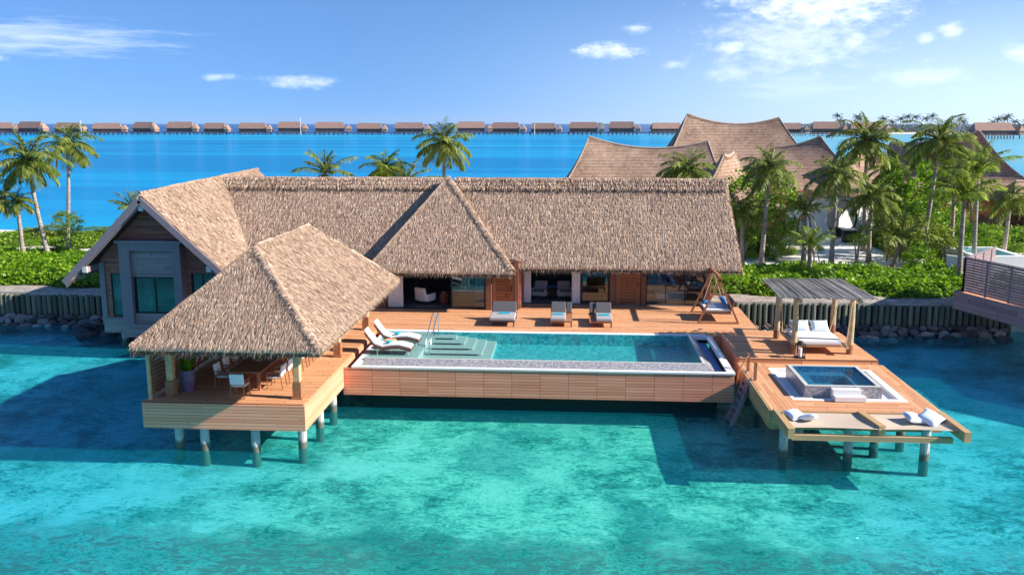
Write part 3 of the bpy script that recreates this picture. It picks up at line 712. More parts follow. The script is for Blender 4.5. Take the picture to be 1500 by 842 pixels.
def post(x,y,z0,z1,parent,r=.12,foot=True):
    o=build('post',MB().box(x-r,y-r,z0+(.6 if foot else 0),x+r,y+r,z1),M['lightwood'] if foot else M['pole'],parent,bevel=.03)
    if foot: build('post_foot',MB().box(x-r-.03,y-r-.03,z0+.06,x+r+.03,y+r+.03,z0+.598).box(x-r-.07,y-r-.07,z0+.003,x+r+.07,y+r+.07,z0+.06),M['teak'],o)
for x,y in [(-14.05,29.29),(-9.52,29.36),(-9.6,35.02),(-9.55,39.9),(-14.3,35),(-14.3,39.6)]: post(x,y,1.8,3.95,PV)
builds('beam',MB().beam((-14.2,29.32,3.9),(-9.5,29.32,3.9),.14,.2).beam((-9.55,29.4,3.9),(-9.55,40,3.9),.14,.2).beam((-14.3,29.4,3.9),(-14.3,40,3.9),.14,.2),M['teak'],PV)
scn=build('slat_screen',MB(),M['teak'],PV); 
m=MB(); z=1.92
while z<3.75: m.box(-14.66,29.0,z,-14.60,36.5,z+.11); z+=.15
builds('slat',m,M['teak'],scn)
m=MB()
for y in (28.9,30.8,32.7,34.6,36.5): m.box(-14.69,y-.05,1.8,-14.585,y+.05,3.9)
builds('upright',m,M['lightwood'],scn)

# dining table and chairs
dt=root('dining_table',(-11.7,33,1.8),'long dark dining table set lengthwise in the pavilion','table')
build('tabletop',MB().box(-12.25,29.95,2.49,-11.05,36.6,2.55),M['teak'],dt,bevel=.01)
for x in (-12.1,-11.2):
    for y in (30.15,33.2,36.4): build('leg',MB().box(x-.05,y-.05,1.8,x+.05,y+.05,2.488),M['teak'],dt)
def chair():
    r_=root('dining_chair',(0,0,0),'x','chair','dining chairs round the long table')
    build('seat',MB().box(-.25,-.24,.40,.25,.26,.47),M['cream'],r_,False,bevel=.02)
    b=MB(); b.obox((0,-.30,.70),(.50,.07,.40),rx=R(10)); build('backrest',b,M['whitefab'],r_,False,bevel=.02)
    for sx in (-1,1):
        build('leg',MB().beam((sx*.25,.24,0),(sx*.23,.22,.62),.035),M['teak'],r_,False); build('leg',MB().beam((sx*.25,-.34,0),(sx*.23,-.26,.6),.035),M['teak'],r_,False)
        build('armrest',MB().beam((sx*.25,.25,.62),(sx*.25,-.30,.64),.05,.03),M['teak'],r_,False)
    return r_
c0=chair(); first=True
def place(x,y,rz,label):
    global first
    o=c0 if first else copy_tree(c0); first=False
    o.location=(x,y,1.803); o.rotation_euler=(0,0,rz); o['label']=label
place(-11.62,29.45,0,'white backed chair at the near head of the dining table')
nm=['first','second','third','fourth','fifth','sixth','seventh']
for i in range(7):
    y=30.55+i*.84
    place(-10.72,y,R(90),f'white chair on the right side of the dining table, {nm[i]} from the near end')
    place(-12.58,y,R(-90),f'white chair on the left side of the dining table, {nm[i]} from the near end')
bl=MB().lathe([(.08,0),(.16,.05),(.20,.11),(.18,.11),(.13,.05)],(-11.65,31.4,2.552),14)
solo('fruit_bowl',bl,M['lightwood'],'small bowl of green fruit on the dining table','bowl',loc=(-11.65,31.4,2.55))
fr=MB()
for k in range(5): fr.lathe([(.001,-.05),(.045,-.02),(.045,.02),(.001,.05)],(-11.65+.08*math.cos(k*1.25),31.4+.08*math.sin(k*1.25),2.68),8)
solo('green_fruit',fr,M['leaf_bright'],'green fruit heaped in the bowl on the table','fruit',loc=(-11.65,31.4,2.63))
pl=root('potted_plant',(-13.75,29.95,1.8),'tall purple glazed planter beside the front left pavilion post','planter')
build('pot',MB().lathe([(.20,0),(.28,.4),(.27,.80),(.22,.80),(.22,.7)],(-13.75,29.95,1.803),16),M['purple'],pl,smooth=False)

lv=MB(); random.seed(9)
for i in range(70):
    a_=ru(0,6.28); d=Vector((math.cos(a_)*ru(.1,.6),math.sin(a_)*ru(.1,.6),ru(.3,1))).normalized(); frond_leafy=Vector((-13.75+ru(-.12,.12),29.95+ru(-.12,.12),2.52)); s_=d.cross(Vector((0,0,1))).normalized()*.05; L_=ru(.3,.6)
    lv.add([frond_leafy,frond_leafy+d*L_*.5+s_,frond_leafy+d*L_,frond_leafy+d*L_*.5-s_],[(0,1,2,3)])
build('foliage',lv,M['leaf_bright'],pl)

# ================================================================== JACUZZI DECK
J=root('jacuzzi_deck',(9.5,33,1.6),'lower timber deck on piles holding the hot tub','deck')
zl=1.62; a0,a1,b0,b1=6.9,12.62,29.75,35.88; c0_,c1_,d0,d1=7.9,11.92,30.9,35.1
builds('deck_boards',MB().box(a0,b0,zl-.08,c0_,b1,zl).box(c1_,b0,zl-.08,a1,b1,zl),M['deckY'],J)
builds('deck_boards',MB().box(c0_,b0,zl-.08,c1_,d0,zl).box(c0_,d1,zl-.08,c1_,b1,zl),M['deck'],J)
build('step_riser',MB().box(6.9,35.88,1.5,12.5,35.9-.002,1.719),M['deck'],J)
builds('fascia',MB().box(a0-.06,b0,.95,a0,b1,zl-.01).box(a1,b0,1.15,a1+.06,b1,zl-.01),M['beamwood'],J)
builds('fascia',MB().box(a0,b0-.06,.95,a1,b0,zl-.012),M['beamwood'],J)
wr=MB(); e=.42
wr.box(c0_,d0,1.5,c1_,d0+.30,zl+.01).box(c0_,d1-.2,1.5,c1_,d1,zl+.01).box(c0_,d0+.30,1.5,c0_+.12,d1-.2,zl+.01).box(c1_-.25,d0+.3,1.5,c1_,d1-.2,zl+.01)
build('white_surround',wr,M['white'],J)
build('tray',MB().box(c0_+.12,d0+.3,1.44,c1_-.25,d1-.2,1.50),M['whitefab'],J)
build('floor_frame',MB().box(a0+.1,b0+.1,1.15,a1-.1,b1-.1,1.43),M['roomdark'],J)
for x,y in [(7.34,29.6),(9.49,29.5),(12.07,29.6),(8.26,31.2),(10.94,31.2),(7.4,34.2),(9.5,34.2),(12,34.2),(12.1,31.9)]:
    build('pile',MB().tube([(x,y,-.9),(x,y,1.16)],.155,14),M['concrete'],J)
hb=MB()
hb.beam((7.05,29.69,1.52),(7.12,27.75,1.48),.22,.34); builds('beam',hb,M['beamwood'],J)
builds('beam',MB().beam((9.86,29.69,1.52),(10.12,28.20,1.50),.22,.30),M['beamwood'],J)
builds('beam',MB().beam((12.52,29.69,1.52),(12.62,27.75,1.48),.22,.34),M['beamwood'],J)
build('cross_beam',MB().box(7.24,28.15,1.12,12.35,28.33,1.30),M['beamwood'],J)
def net(x0,x1,y0,y1,z,label):
    m=MB(); n=14
    for i in range(n+1):
        for j in range(n+1):
            u=i/n; v=j/n; sag=-.09*math.sin(PI*u)*math.sin(PI*v)
            m.v.append((x0+(x1-x0)*u,y0+(y1-y0)*v+(.07*math.sin(PI*u) if j==0 else 0),z+sag))
    for i in range(n):
        for j in range(n):
            a=i*(n+1)+j; m.f.append((a,a+n+1,a+n+2,a+1))
    return solo('hammock_net',m,M['net'],label,'hammock',loc=((x0+x1)/2,(y0+y1)/2,z))
net(7.2,9.98,28.12,29.68,1.56,'left beige hammock net strung over the water, nearer the ladder')
net(10.16,12.5,28.12,29.68,1.56,'right beige hammock net strung over the water, farther from the ladder')
def pillow(x,y,z,w,d,h,rz,m,label,rx=0,ry=0,cat='pillow',group=None,seg=8,name='pillow'):
    mb=MB(); n=seg
    for sgn in (1,-1):
        b=len(mb.v)
        for i in range(n+1):
            for j in range(n+1):
                u=i/n*2-1; v=j/n*2-1; k=(1-abs(u)**3)*(1-abs(v)**3)
                pin=1-.10*(1-abs(v)**2)*abs(u)**4; pin2=1-.10*(1-abs(u)**2)*abs(v)**4
                mb.v.append((u*w/2*pin,v*d/2*pin2,sgn*h/2*k**.5))
        for i in range(n):
            for j in range(n):
                a=b+i*(n+1)+j; q=(a,a+n+1,a+n+2,a+1); mb.f.append(q if sgn>0 else q[::-1])
    o=build(name,mb,M[m],None,smooth=True); o.location=(x,y,z); o.rotation_euler=(rx,ry,rz); tag(o,label,cat,group); return o
pillow(7.55,29.15,1.66,.62,.62,.22,.5,'stripe','blue striped pillow on the left hammock net',rx=.25)
pillow(7.95,28.98,1.64,.60,.60,.2,1.0,'paleblue','pale blue pillow leaning on the striped one on the left hammock net',rx=-.3,ry=.3)
pillow(11.42,29.1,1.66,.62,.62,.22,.3,'stripe','blue striped pillow on the right hammock net',rx=.25,ry=.2)
pillow(11.95,29.05,1.68,.72,.72,.26,.7,'paleblue','plump pale pillow in front of the striped one on the right hammock net',rx=.35,ry=-.3)

# hot tub
HT=root('hot_tub',(9.75,32.7,1.5),'square raised hot tub faced in grey mosaic with two white steps','hot tub')
tx0,tx1,ty0,ty1=8.40,11.12,31.30,34.15; tz=2.02
m=MB(); r_=.16
m.box(tx0,ty0,1.502,tx1,ty0+r_,tz).box(tx0,ty1-r_,1.502,tx1,ty1,tz).box(tx0,ty0+r_,1.502,tx0+r_,ty1-r_,tz).box(tx1-r_,ty0+r_,1.502,tx1,ty1-r_,tz)
build('tub_wall',m,M['mosaic'],HT)
build('rim',MB().box(tx0+.02,ty0+.02,tz+.002,tx1-.02,ty0+r_,tz+.02).box(tx0+.02,ty1-r_,tz+.002,tx1-.02,ty1-.02,tz+.02).box(tx0+.02,ty0+r_,tz+.002,tx0+r_,ty1-r_,tz+.02).box(tx1-r_,ty0+r_,tz+.002,tx1-.02,ty1-r_,tz+.02),M['ledge'],HT)
build('basin',MB().box(tx0+r_,ty0+r_,1.45,tx1-r_,ty1-r_,1.52).box(tx0+r_,ty0+r_,1.52,tx0+r_+.02,ty1-r_,tz).box(tx1-r_-.02,ty0+r_,1.52,tx1-r_,ty1-r_,tz).box(tx0+r_+.02,ty1-r_-.02,1.52,tx1-r_-.02,ty1-r_,tz),M['tubblue'],HT)
build('bench',MB().box(tx0+r_+.02,ty0+r_+.001,1.53,tx0+r_+.5,ty1-r_-.02,1.80).box(tx1-r_-.5,ty0+r_+.001,1.53,tx1-r_-.02,ty1-r_-.02,1.80).box(tx0+r_+.5,ty1-r_-.5,1.53,tx1-r_-.5,ty1-r_-.02,1.80),M['tubblue'],HT)
build('tub_water',MB().add([(tx0+r_-.02,ty0+r_-.02,1.985),(tx1-r_+.02,ty0+r_-.02,1.985),(tx1-r_+.02,ty1-r_+.02,1.985),(tx0+r_-.02,ty1-r_+.02,1.985)],[(0,1,2,3)]),M['poolwater'],HT)
builds('step',MB().box(9.30,31.0,1.64,10.30,31.295,2.0).box(9.32,30.72,1.64,10.40,30.995,1.82),M['white'],HT,bevel=.01)

# ladder
LD=root('water_ladder',(6.9,34,1.6),'steep wooden ladder stair down to the water from the jacuzzi deck','ladder')
def lp(y,t): # t 0 top,1 bottom
    return Vector((6.98-1.0*t,y-.9*t,1.62-1.95*t))
for yy in (34.35,33.45): build('stringer',MB().beam(lp(yy,-.02),lp(yy,1),.05,.20),M['trimgrey'],LD)
for k in range(1,9):
    t_=k/9.; a=lp(34.3,t_); b=lp(33.5,t_); build('tread',MB().box(a.x-.12,b.y,a.z-.02,a.x+.12,a.y,a.z+.02),M['trimgrey'],LD)
for x,y in ((7.02,34.55),(7.05,33.3)): build('rail_post',MB().box(x-.05,y-.05,1.625,x+.05,y+.05,2.35),M['teak'],LD)
build('handrail',MB().tube([(7.02,34.55,2.3),(6.6,34.15,1.75),(6.5,34.05,1.2)],.03,6),M['teak'],LD)

# ================================================================== PERGOLA + HANGING BED
PG=root('pole_pergola',(10.4,38,1.8),'small pergola of round posts roofed with thin grey sticks','pergola')
PP=[(9.19,39.43),(9.3,36.75),(12.02,40.76),(11.64,36.91)]
for x,y in PP:
    o=build('post',MB().tube([(x,y,2.2),(x+.02,y,3.2),(x,y,4.2)],[.13,.12,.11],12),M['pole'],PG,smooth=False); build('post_foot',MB().tube([(x,y,1.803),(x,y,2.2)],[.137,.137],12),M['pole_foot'],o)
builds('beam',MB().tube([(9.25,35.9,4.22),(9.2,39.9,4.22)],.10,10),M['pole'],PG)
builds('beam',MB().tube([(11.64,35.9,4.22),(11.98,40.9,4.22)],.10,10),M['pole'],PG)
builds('beam',MB().tube([(8.6,36.85,4.34),(12.1,36.95,4.34)],.07,10).tube([(8.5,39.3,4.34),(12.1,39.8,4.34)],.07,10),M['pole'],PG)
m=MB(); n=46
for i in range(n):
    u=i/(n-1); a=Vector((8.32+3.82*u,35.45+ru(-.15,.15),4.43+ru(-.02,.03))); b=Vector((8.47+3.5*u,39.75+ru(-.15,.1)+.2*u,4.45+ru(-.02,.03)))
    mid=(a+b)/2+Vector((ru(-.04,.04),0,ru(-.02,.02))); m.tube([a,mid,b],[.034,.03,.026],6)
build('stick_roof',m,M['stick'],PG)
HB=root('hanging_daybed',(10.4,37.9,2.2),'white hanging daybed roped below the stick pergola','daybed')
build('frame',MB().box(9.45,36.75,2.10,11.30,39.0,2.20),M['lightwood'],HB,bevel=.02)
build('mattress',MB().box(9.48,36.72,2.202,11.27,38.95,2.40),M['whitefab'],HB,bevel=.06,seg=3)
build('side_log',MB().tube([(11.42,36.5,2.16),(11.40,39.2,2.16)],.085,10),M['pole'],HB); build('side_log',MB().tube([(9.36,36.5,2.16),(9.36,39.2,2.16)],.085,10),M['pole'],HB)
for x,y,x2 in ((11.42,36.7,11.6),(11.40,39.1,11.9),(9.36,36.7,9.3),(9.36,39.1,9.25)):
    build('rope',MB().tube([(x,y,2.2),(x2,y+.1,4.2)],.022,6),M['rope'],HB)
pillow(9.98,38.62,2.60,.8,.6,.24,0,'stripe','left of the two blue striped pillows on the hanging daybed',rx=R(40))
pillow(10.82,38.62,2.60,.8,.6,.24,.05,'stripe','right of the two blue striped pillows on the hanging daybed',rx=R(40))
LT=root('floor_lantern',(9.3,35.6,1.8),'dark metal floor lantern with white candle on the platform edge before the daybed','lantern')
lx_,ly_=9.42,36.15
f=MB()
for sx in (-1,1):
    for sy in (-1,1): f.box(lx_+sx*.16-.015,ly_+sy*.16-.015,1.85,lx_+sx*.16+.015,ly_+sy*.16+.015,2.35)
f.box(lx_-.19,ly_-.19,1.803,lx_+.19,ly_+.19,1.85).box(lx_-.19,ly_-.19,2.35,lx_+.19,ly_+.19,2.38)
build('frame',f,M['dark'],LT); build('lid',MB().lathe([(.19,0),(.06,.12),(.02,.14)],(lx_,ly_,2.381),8),M['dark'],LT); build('candle',MB().tube([(lx_,ly_,1.852),(lx_,ly_,2.2)],.08,12),M['white'],LT)
build('handle',MB().tube([(lx_-.1,ly_,2.5),(lx_,ly_,2.62),(lx_+.1,ly_,2.5)],.012,6),M['dark'],LT)

# ================================================================== DECK FURNITURE
def towel(x,y,z,rz,label,rx=0,w=.34,d=.16):
    m=MB(); m.box(-w/2,-d/2,0,w/2,d/2,.035).box(-w/2+.01,-d/2+.01,.037,w/2-.01,d/2-.005,.07)
    o=build('folded_towel',m,M['towel'],None,bevel=.012); o.location=(x,y,z); o.rotation_euler=(rx,0,rz); tag(o,label,'towel','turquoise towels')
def lounger(x0,x1,y0,label,side=None):
    r_=root('sun_lounger',((x0+x1)/2,y0+.9,1.803),label,'sun lounger','grey loungers facing the pool')
    a=x0-(.32 if side=='l' else 0); b=x1+(.32 if side=='r' else 0)
    build('base',MB().box(a,y0,2.02,b,y0+1.95,2.10),M['teak'] if side else M['darkgrey'],r_)
    for xx in (a+.05,b-.05):
        for yy in (y0+.06,y0+1.85): build('leg',MB().box(xx-.03,yy-.03,1.805,xx+.03,yy+.03,2.018),M['darkgrey'],r_)
    build('mattress',MB().box(x0,y0-.03,2.103,x1,y0+1.25,2.26),M['lightgrey'],r_,bevel=.045,seg=3)
    m=MB(); m.obox(((x0+x1)/2,y0+1.52,2.42),(x1-x0,.66,.15),rx=R(48)); build('backrest',m,M['greyfab'],r_,bevel=.05,seg=3)
    if side:
        xa,xb=(a+.02,a+.30) if side=='l' else (b-.30,b-.02)
        build('side_bolster',MB().obox(((xa+xb)/2,y0+1.62,2.42),(.27,.6,.12),rx=R(48)),M['darkgrey'],r_,bevel=.03)
    return r_
lounger(-3.86,-2.66,40.9,'wide double grey lounger facing the pool, beside the slatted door')
lounger(-.98,-.26,41.0,'single grey lounger with a wooden side shelf on its right','r')
lounger(1.18,1.94,41.0,'single grey lounger with a wooden side shelf on its left','l')
towel(-3.2,41.75,2.262,.1,'folded turquoise towel on the wide double lounger',w=.55)
towel(-.62,41.7,2.262,.1,'folded turquoise towel on the single lounger next to the double one',w=.5)
towel(1.56,41.65,2.262,.1,'folded turquoise towel on the single lounger nearest the bathroom glazing',w=.5)
def chaise(x,y,label):
    r_=root('chaise_longue',(x,y,1.74),label,'sun lounger','white chaise longues on the pool shelf')
    prof=[(0,.98),(.18,.72),(.42,.42),(.75,.30),(1.1,.36),(1.45,.38),(1.95,.26)]
    def strip(off,th,w0,w1):
        m=MB(); 
        for (u,z) in prof: m.v+=[(x+u,y-w0,z+off+1.74),(x+u,y+w1,z+off+1.74),(x+u,y+w1,z+off-th+1.74),(x+u,y-w0,z+off-th+1.74)]
        for i in range(len(prof)-1):
            a=i*4; 
            for k in range(4): m.f.append((a+k,a+4+k,a+4+(k+1)%4,a+(k+1)%4))
        m.f+= [(0,1,2,3),(len(m.v)-1,len(m.v)-2,len(m.v)-3,len(m.v)-4)]
        return m
    build('frame',strip(0,.12,.36,.36),M['wicker'],r_,bevel=.01); build('mattress',strip(.085,.08,.31,.31),M['whitefab'],r_,bevel=.03)
    for u,h in ((.5,.3),(1.8,.2)):
        for s_ in (-.32,.28): build('leg',MB().box(x+u,y+s_,1.725,x+u+.05,y+s_+.05,1.74+h-.02),M['white'],r_)
chaise(-8.62,36.0,'white cushioned wicker chaise on the pool shelf, nearer the camera')
chaise(-8.55,37.55,'white cushioned wicker chaise on the pool shelf, nearer the villa')
towel(-7.65,36.0,2.19,1.4,'folded turquoise towel on the nearer white chaise'); towel(-7.58,37.55,2.19,1.4,'folded turquoise towel on the farther white chaise')
sd=root('low_side_table',(-7.6,36.85,1.74),'small round wooden side table between the two white chaises','side table')
build('top',MB().lathe([(.26,0),(.26,.03)],(-7.75,36.8,2.08),16),M['lightwood'],sd); build('stem',MB().tube([(-7.75,36.8,1.725),(-7.75,36.8,2.079)],.05,8),M['lightwood'],sd)

SW=root('swing_bench',(7.05,43.5,1.8),'wooden A-frame garden swing with blue cushions at the right end of the deck','swing')
for y in (44.75,42.25):
    m=MB(); ax=7.06
    m.beam((6.10,y,1.82),(ax+.05,y,4.02),.09).beam((8.02,y,1.82),(ax-.05,y,4.02),.09)
    build('a_frame',m,M['teak'],SW); build('base_rail',MB().box(6.14,y-.04,1.803,7.98,y+.04,1.88),M['teak'],SW); build('cross_rail',MB().box(6.72,y-.03,3.18,7.40,y+.03,3.26),M['teak'],SW)
build('top_beam',MB().beam((7.06,44.95,4.06),(7.06,42.05,4.06),.12,.12),M['teak'],SW)
build('seat_frame',MB().box(6.45,42.65,2.18,7.75,44.35,2.30),M['wicker'],SW,bevel=.03)
build('backrest',MB().obox((7.80,43.5,2.60),(.10,1.7,.55),ry=R(12)),M['wicker'],SW,bevel=.03)
build('seat_cushion',MB().box(6.48,42.7,2.302,7.68,44.3,2.44),M['whitefab'],SW,bevel=.05,seg=3)
for x in (6.55,7.65):
    for y in (42.75,44.25): build('rope',MB().tube([(x,y,2.3),(7.06,y,4.0)],.018,6),M['rope'],SW)
pillow(7.50,42.98,2.68,.55,.5,.2,R(90),'bluefab','deep blue cushion at the near end of the swing seat',rx=R(60),cat='cushion',name='cushion')
pillow(7.50,43.55,2.68,.55,.5,.2,R(90),'bluefab','deep blue cushion in the middle of the swing seat',rx=R(60),cat='cushion',name='cushion')
pillow(7.48,44.08,2.68,.5,.48,.2,R(90),'paleblue','pale blue cushion at the far end of the swing seat',rx=R(60),cat='cushion',name='cushion')
pillow(6.72,44.0,2.52,.45,.42,.16,R(20),'bluefab','blue cushion lying on the left edge of the swing seat',cat='cushion',name='cushion')
for k,(x,y) in enumerate(((5.78,40.6),(6.05,40.95))):
    m=MB().lathe([(.10,0),(.10,.03),(.05,.05)],(0,0,0),10); o=build('sandal',m,M['wicker']); o.location=(x,y,1.803); o.scale=(1.3,.55,1); o.rotation_euler=(0,0,.4*k); tag(o,'dark sandal lying on the deck at the far right pool corner','sandal','pair of sandals')

# interior furniture
def armchair(x,y,rz,m,label):
    r_=root('armchair',(x,y,1.85),label,'armchair',None,rz)
    build('seat',MB().box(-.36,-.36,.18,.36,.30,.44),M[m],r_,False,bevel=.05); b=MB(); b.obox((0,.36,.55),(.72,.14,.75),rx=R(-12)); build('backrest',b,M[m],r_,False,bevel=.05)
    for sx in (-1,1):
        build('armrest',MB().box(sx*.40-.06,-.34,.2,sx*.40+.06,.32,.58),M[m],r_,False,bevel=.03)
        for yy in (-.28,.28): build('leg',MB().box(sx*.3-.02,yy-.02,0,sx*.3+.02,yy+.02,.18),M['dark'],r_,False)
armchair(-7.75,45.9,R(150),'whitefab','white armchair with its back to us inside the left opening')
armchair(-1.75,47.7,R(-12),'lightgrey','left of the two pale armchairs inside the middle opening')
armchair(-.35,47.7,R(12),'lightgrey','right of the two pale armchairs inside the middle opening')
t_=root('drum_table',(-6.75,45.9,1.85),'red lacquered drum table beside the white armchair','side table')
build('body',MB().lathe([(.20,0),(.27,.14),(.22,.28),(.27,.42),(.20,.56)],(-6.75,45.9,1.85),14),M['red'],t_); build('dish',MB().lathe([(.05,0),(.16,.06),(.14,.07)],(-6.75,45.9,2.412),12),M['whitefab'],t_)
t_=root('round_table',(-1.05,47.6,1.85),'small dark round table between the two pale armchairs','side table')
build('top',MB().lathe([(.3,0),(.3,.04)],(-1.05,47.6,2.35),16),M['dark'],t_); build('stem',MB().lathe([(.2,0),(.06,.1),(.06,.5)],(-1.05,47.6,1.845),12),M['dark'],t_)
bt=MB(); n=20
for z,rx_,ry_ in ((0,.72,.34),(.2,.82,.42),(.56,.90,.48),(.57,.84,.42),(.2,.7,.32),(.12,.6,.25)):
    for k in range(n): a=2*PI*k/n; bt.v.append((5.3+rx_*math.cos(a),47.5+ry_*math.sin(a),1.86+z))
for i in range(5):
    for k in range(n): bt.f.append((i*n+k,i*n+(k+1)%n,(i+1)*n+(k+1)%n,(i+1)*n+k))
bt.f.append(tuple(range(n))[::-1]); bt.f.append(tuple(range(5*n,6*n)))
solo('bathtub',bt,M['whitefab'],'white oval bathtub behind the right-hand glazing','bathtub',smooth=True)
m=MB().box(3.95,49.0,1.86,6.9,49.5,2.5).box(3.95,48.96,2.502,6.9,49.55,2.56); solo('vanity_cabinet',m,M['lightgrey'],'pale vanity cabinet along the back of the bathroom','cabinet')
bd_=root('double_bed',(-1.0,48.9,1.85),'bed with blue throw at the back of the middle room','bed')
build('base',MB().box(-2.3,48.55,1.86,.3,49.55,2.2),M['darkgrey'],bd_); build('throw',MB().box(-2.25,48.52,2.202,.25,49.5,2.42),M['bluefab'],bd_,bevel=.05)
m=MB().box(.75,48.3,1.86,1.9,49.3,2.35).box(.75,49.1,2.352,1.9,49.35,2.9); solo('brown_sofa',m,M['wicker'],'brown sofa behind the middle glass door','sofa',bevel=.05)
m=MB().box(-6.1,47.6,1.86,-4.5,48.4,2.55); solo('white_sofa',m,M['cream'],'cream sofa behind the left glass door','sofa',bevel=.06)
# ================================================================== PALMS
def frond_leaf(V,F,p,d,L,w,droop):
    d=d.normalized(); up=Vector((0,0,1)); s=d.cross(up)
    if s.length<.01: s=Vector((1,0,0))
    s.normalize(); m=p+d*L*.5-up*droop*L*.18; e=p+d*L*.88-up*droop*L*.62
    n=len(V); V.extend([tuple(p-s*w*.3),tuple(p+s*w*.3),tuple(m+s*w*.5),tuple(m-s*w*.5),tuple(e)])
    F.extend([(n,n+1,n+2,n+3),(n+3,n+2,n+4)])
def crown_mesh(seed,nf=22,L=2.6,young=False,up=.0,ragged=.0):
    random.seed(seed); V=[];F=[]; mb=MB(); mb.v=V; mb.f=F
    for i in range(nf):
        az=i*2.39996+ru(-.25,.25); el=R(78)-(i/nf)*R(105)+ru(-.12,.12)+up
        if young: el=R(80)-(i/nf)*R(62)
        l=L*ru(.8,1.08)*(1 if i>3 else .75); p=Vector((0,0,0)); d=Vector((math.cos(az)*math.cos(el),math.sin(az)*math.cos(el),math.sin(el)))
        n=13; step=l/n; pts=[p.copy()]; dirs=[d.copy()]; tw=ru(-.5,.5)
        for k in range(n):
            g=.05+.11*(k/n)
            d=(d+Vector((0,0,-g))*(1.1 if not young else .75)+Vector((-math.sin(az),math.cos(az),0))*.02*tw).normalized(); p=p+d*step; pts.append(p.copy()); dirs.append(d.copy())
        mb.tube(pts,[.045*(1-.85*k/n)+.006 for k in range(n+1)],4,False)
        for k in range(1,n+1):
            for q in (0,.34,.67):
                if k==n and q: continue
                P_=pts[k].lerp(pts[min(k+1,n)],q); D_=dirs[k]; t_=(k+q)/n
                sd=D_.cross(Vector((0,0,1)))
                if sd.length<.05: sd=Vector((-math.sin(az),math.cos(az),0))
                sd.normalize(); ll=L*.33*(math.sin(PI*min(1,t_*.85+.12))**.7)
                for sg in (1,-1):
                    if rnd()<ragged*.3: continue
                    dd=(sd*sg+D_*(.55+.5*t_)+Vector((0,0,ru(-.25,.25)))).normalized()
                    frond_leaf(V,F,P_,dd,ll*ru(.8,1.1),.085*L/2.6*ru(.8,1.2),ru(.4,1.1))
    me=bpy.data.meshes.new('crown'); me.from_pydata(V,[],F); me.update(); return me
CRm=[crown_mesh(1,26),crown_mesh(2,23),crown_mesh(3,28),crown_mesh(4,23,ragged=.6),crown_mesh(5,14,3.0,True),crown_mesh(6,12,2.6,True)]
def dead_mesh(seed):
    random.seed(seed); V=[];F=[]; mb=MB(); mb.v=V; mb.f=F
    for i in range(4):
        az=ru(0,6.28); d=Vector((math.cos(az)*.8,math.sin(az)*.8,.1)).normalized(); p=Vector((0,0,-.1)); l=ru(1.0,1.7); side=Vector((-math.sin(az),math.cos(az),0))
        for k in range(9):
            q=p+d*l/9
            for sg in (1,-1): frond_leaf(V,F,q,(side*sg*.5+d+Vector((0,0,-.5))).normalized(),ru(.3,.5),.06,.8)
            mb.tube([p,q],[.02,.018],4,False); p=q; d=(d+Vector((0,0,-.42))).normalized()
    me=bpy.data.meshes.new('dead_fronds'); me.from_pydata(V,[],F); me.update(); me.materials.append(M['deadleaf']); return me
M['deadleaf']=leafmat('dead_leaf',[(.1,(.12,.07,.03)),(.5,(.26,.17,.08)),(.95,(.42,.31,.17))],.2)
DD=[dead_mesh(i+50) for i in range(4)]
CRy=[m.copy() for m in CRm]
for m in CRm: m.materials.append(M['palm'])
for m in CRy: m.materials.append(M['palm_yellow'])
def palm(x,y,z,hx,hy,hz,var,s,label,yellow=False,r=.17,group=None):
    r_=root('palm_tree',(x,y,z),label,'palm tree',group)
    n=9; pts=[]; rr=[]
    for i in range(n+1):
        t_=i/n; k=t_**.8 if True else t_
        pts.append((hx-0+(x-hx)*(1-t_)**1.5,hy+(y-hy)*(1-t_)**1.5,z+(hz-z)*t_)); rr.append(r*(1.5 if i==0 else 1.1 if i==1 else 1-.35*t_))
    build('trunk',MB().tube(pts,rr,9),M['trunk'],r_,smooth=True)
    me=(CRy if yellow else CRm)[var]; c=bpy.data.objects.new('crown',me); col.objects.link(c); c.parent=r_; c.location=(hx-x,hy-y,hz-z-.05); c.scale=(s,s,s); c.rotation_euler=(ru(-.1,.1),ru(-.1,.1),ru(0,6.3))
    dd=bpy.data.objects.new('dead_fronds',random.choice(DD)); col.objects.link(dd); dd.parent=r_; dd.location=c.location; dd.scale=(s,s,s); dd.rotation_euler=(0,0,ru(0,6.3))
    if hz-z>3:
        m=MB(); 
        for i in range(5): a=i*1.26; m.tube([(.05*math.cos(a),.05*math.sin(a),-.1),(.20*math.cos(a)*s,.20*math.sin(a)*s,-.28)],[.05,.11*s],6)
        o=build('coconut_cluster',m,M['leaf_olive'],r_,False); o.location=(hx-x,hy-y,hz-z)
    return r_
random.seed(5)
G=1.45
palm(13.0,61.4,G,13.2,61.4,8.3,0,.93,'tall straight palm just right of the villa roof, crown against the big resort roof')
palm(17.8,61.7,G,17.8,61.6,7.9,1,.95,'slim palm with a drooping crown directly left of the round moon gate')
palm(21.2,64.4,G,21.0,64.2,6.3,3,.95,'medium palm directly right of the round moon gate')
palm(25.6,66.5,G,26.0,66.0,10.0,2,1.15,'tallest palm on the right, thick trunk rising out of the bushes')
palm(22.6,70.,G,22.3,70,9.9,0,1.2,'tall palm with a broad crown behind the moon gate, second tallest')
palm(23.7,55.3,G,23.4,54.9,7.0,4,.93,'bright young palm with grey trunk beside the small white plunge pool wall',True)
palm(26.6,60,G,26.3,60,8.3,4,.85,'yellow green palm rising just behind the bright young one near the plunge pool',True)
palm(15.3,57.5,G,15.2,57.5,3.6,5,.75,'short palm with an upright yellow green tuft behind the stick pergola',True)
palm(16.4,63.5,G,16.3,63.4,5.2,5,1.0,'low dark palm with upright fronds between the first two tall trunks')
palm(11.9,62.5,G,11.8,62.4,5.4,3,.85,'dark palm half hidden behind the right end of the villa roof')
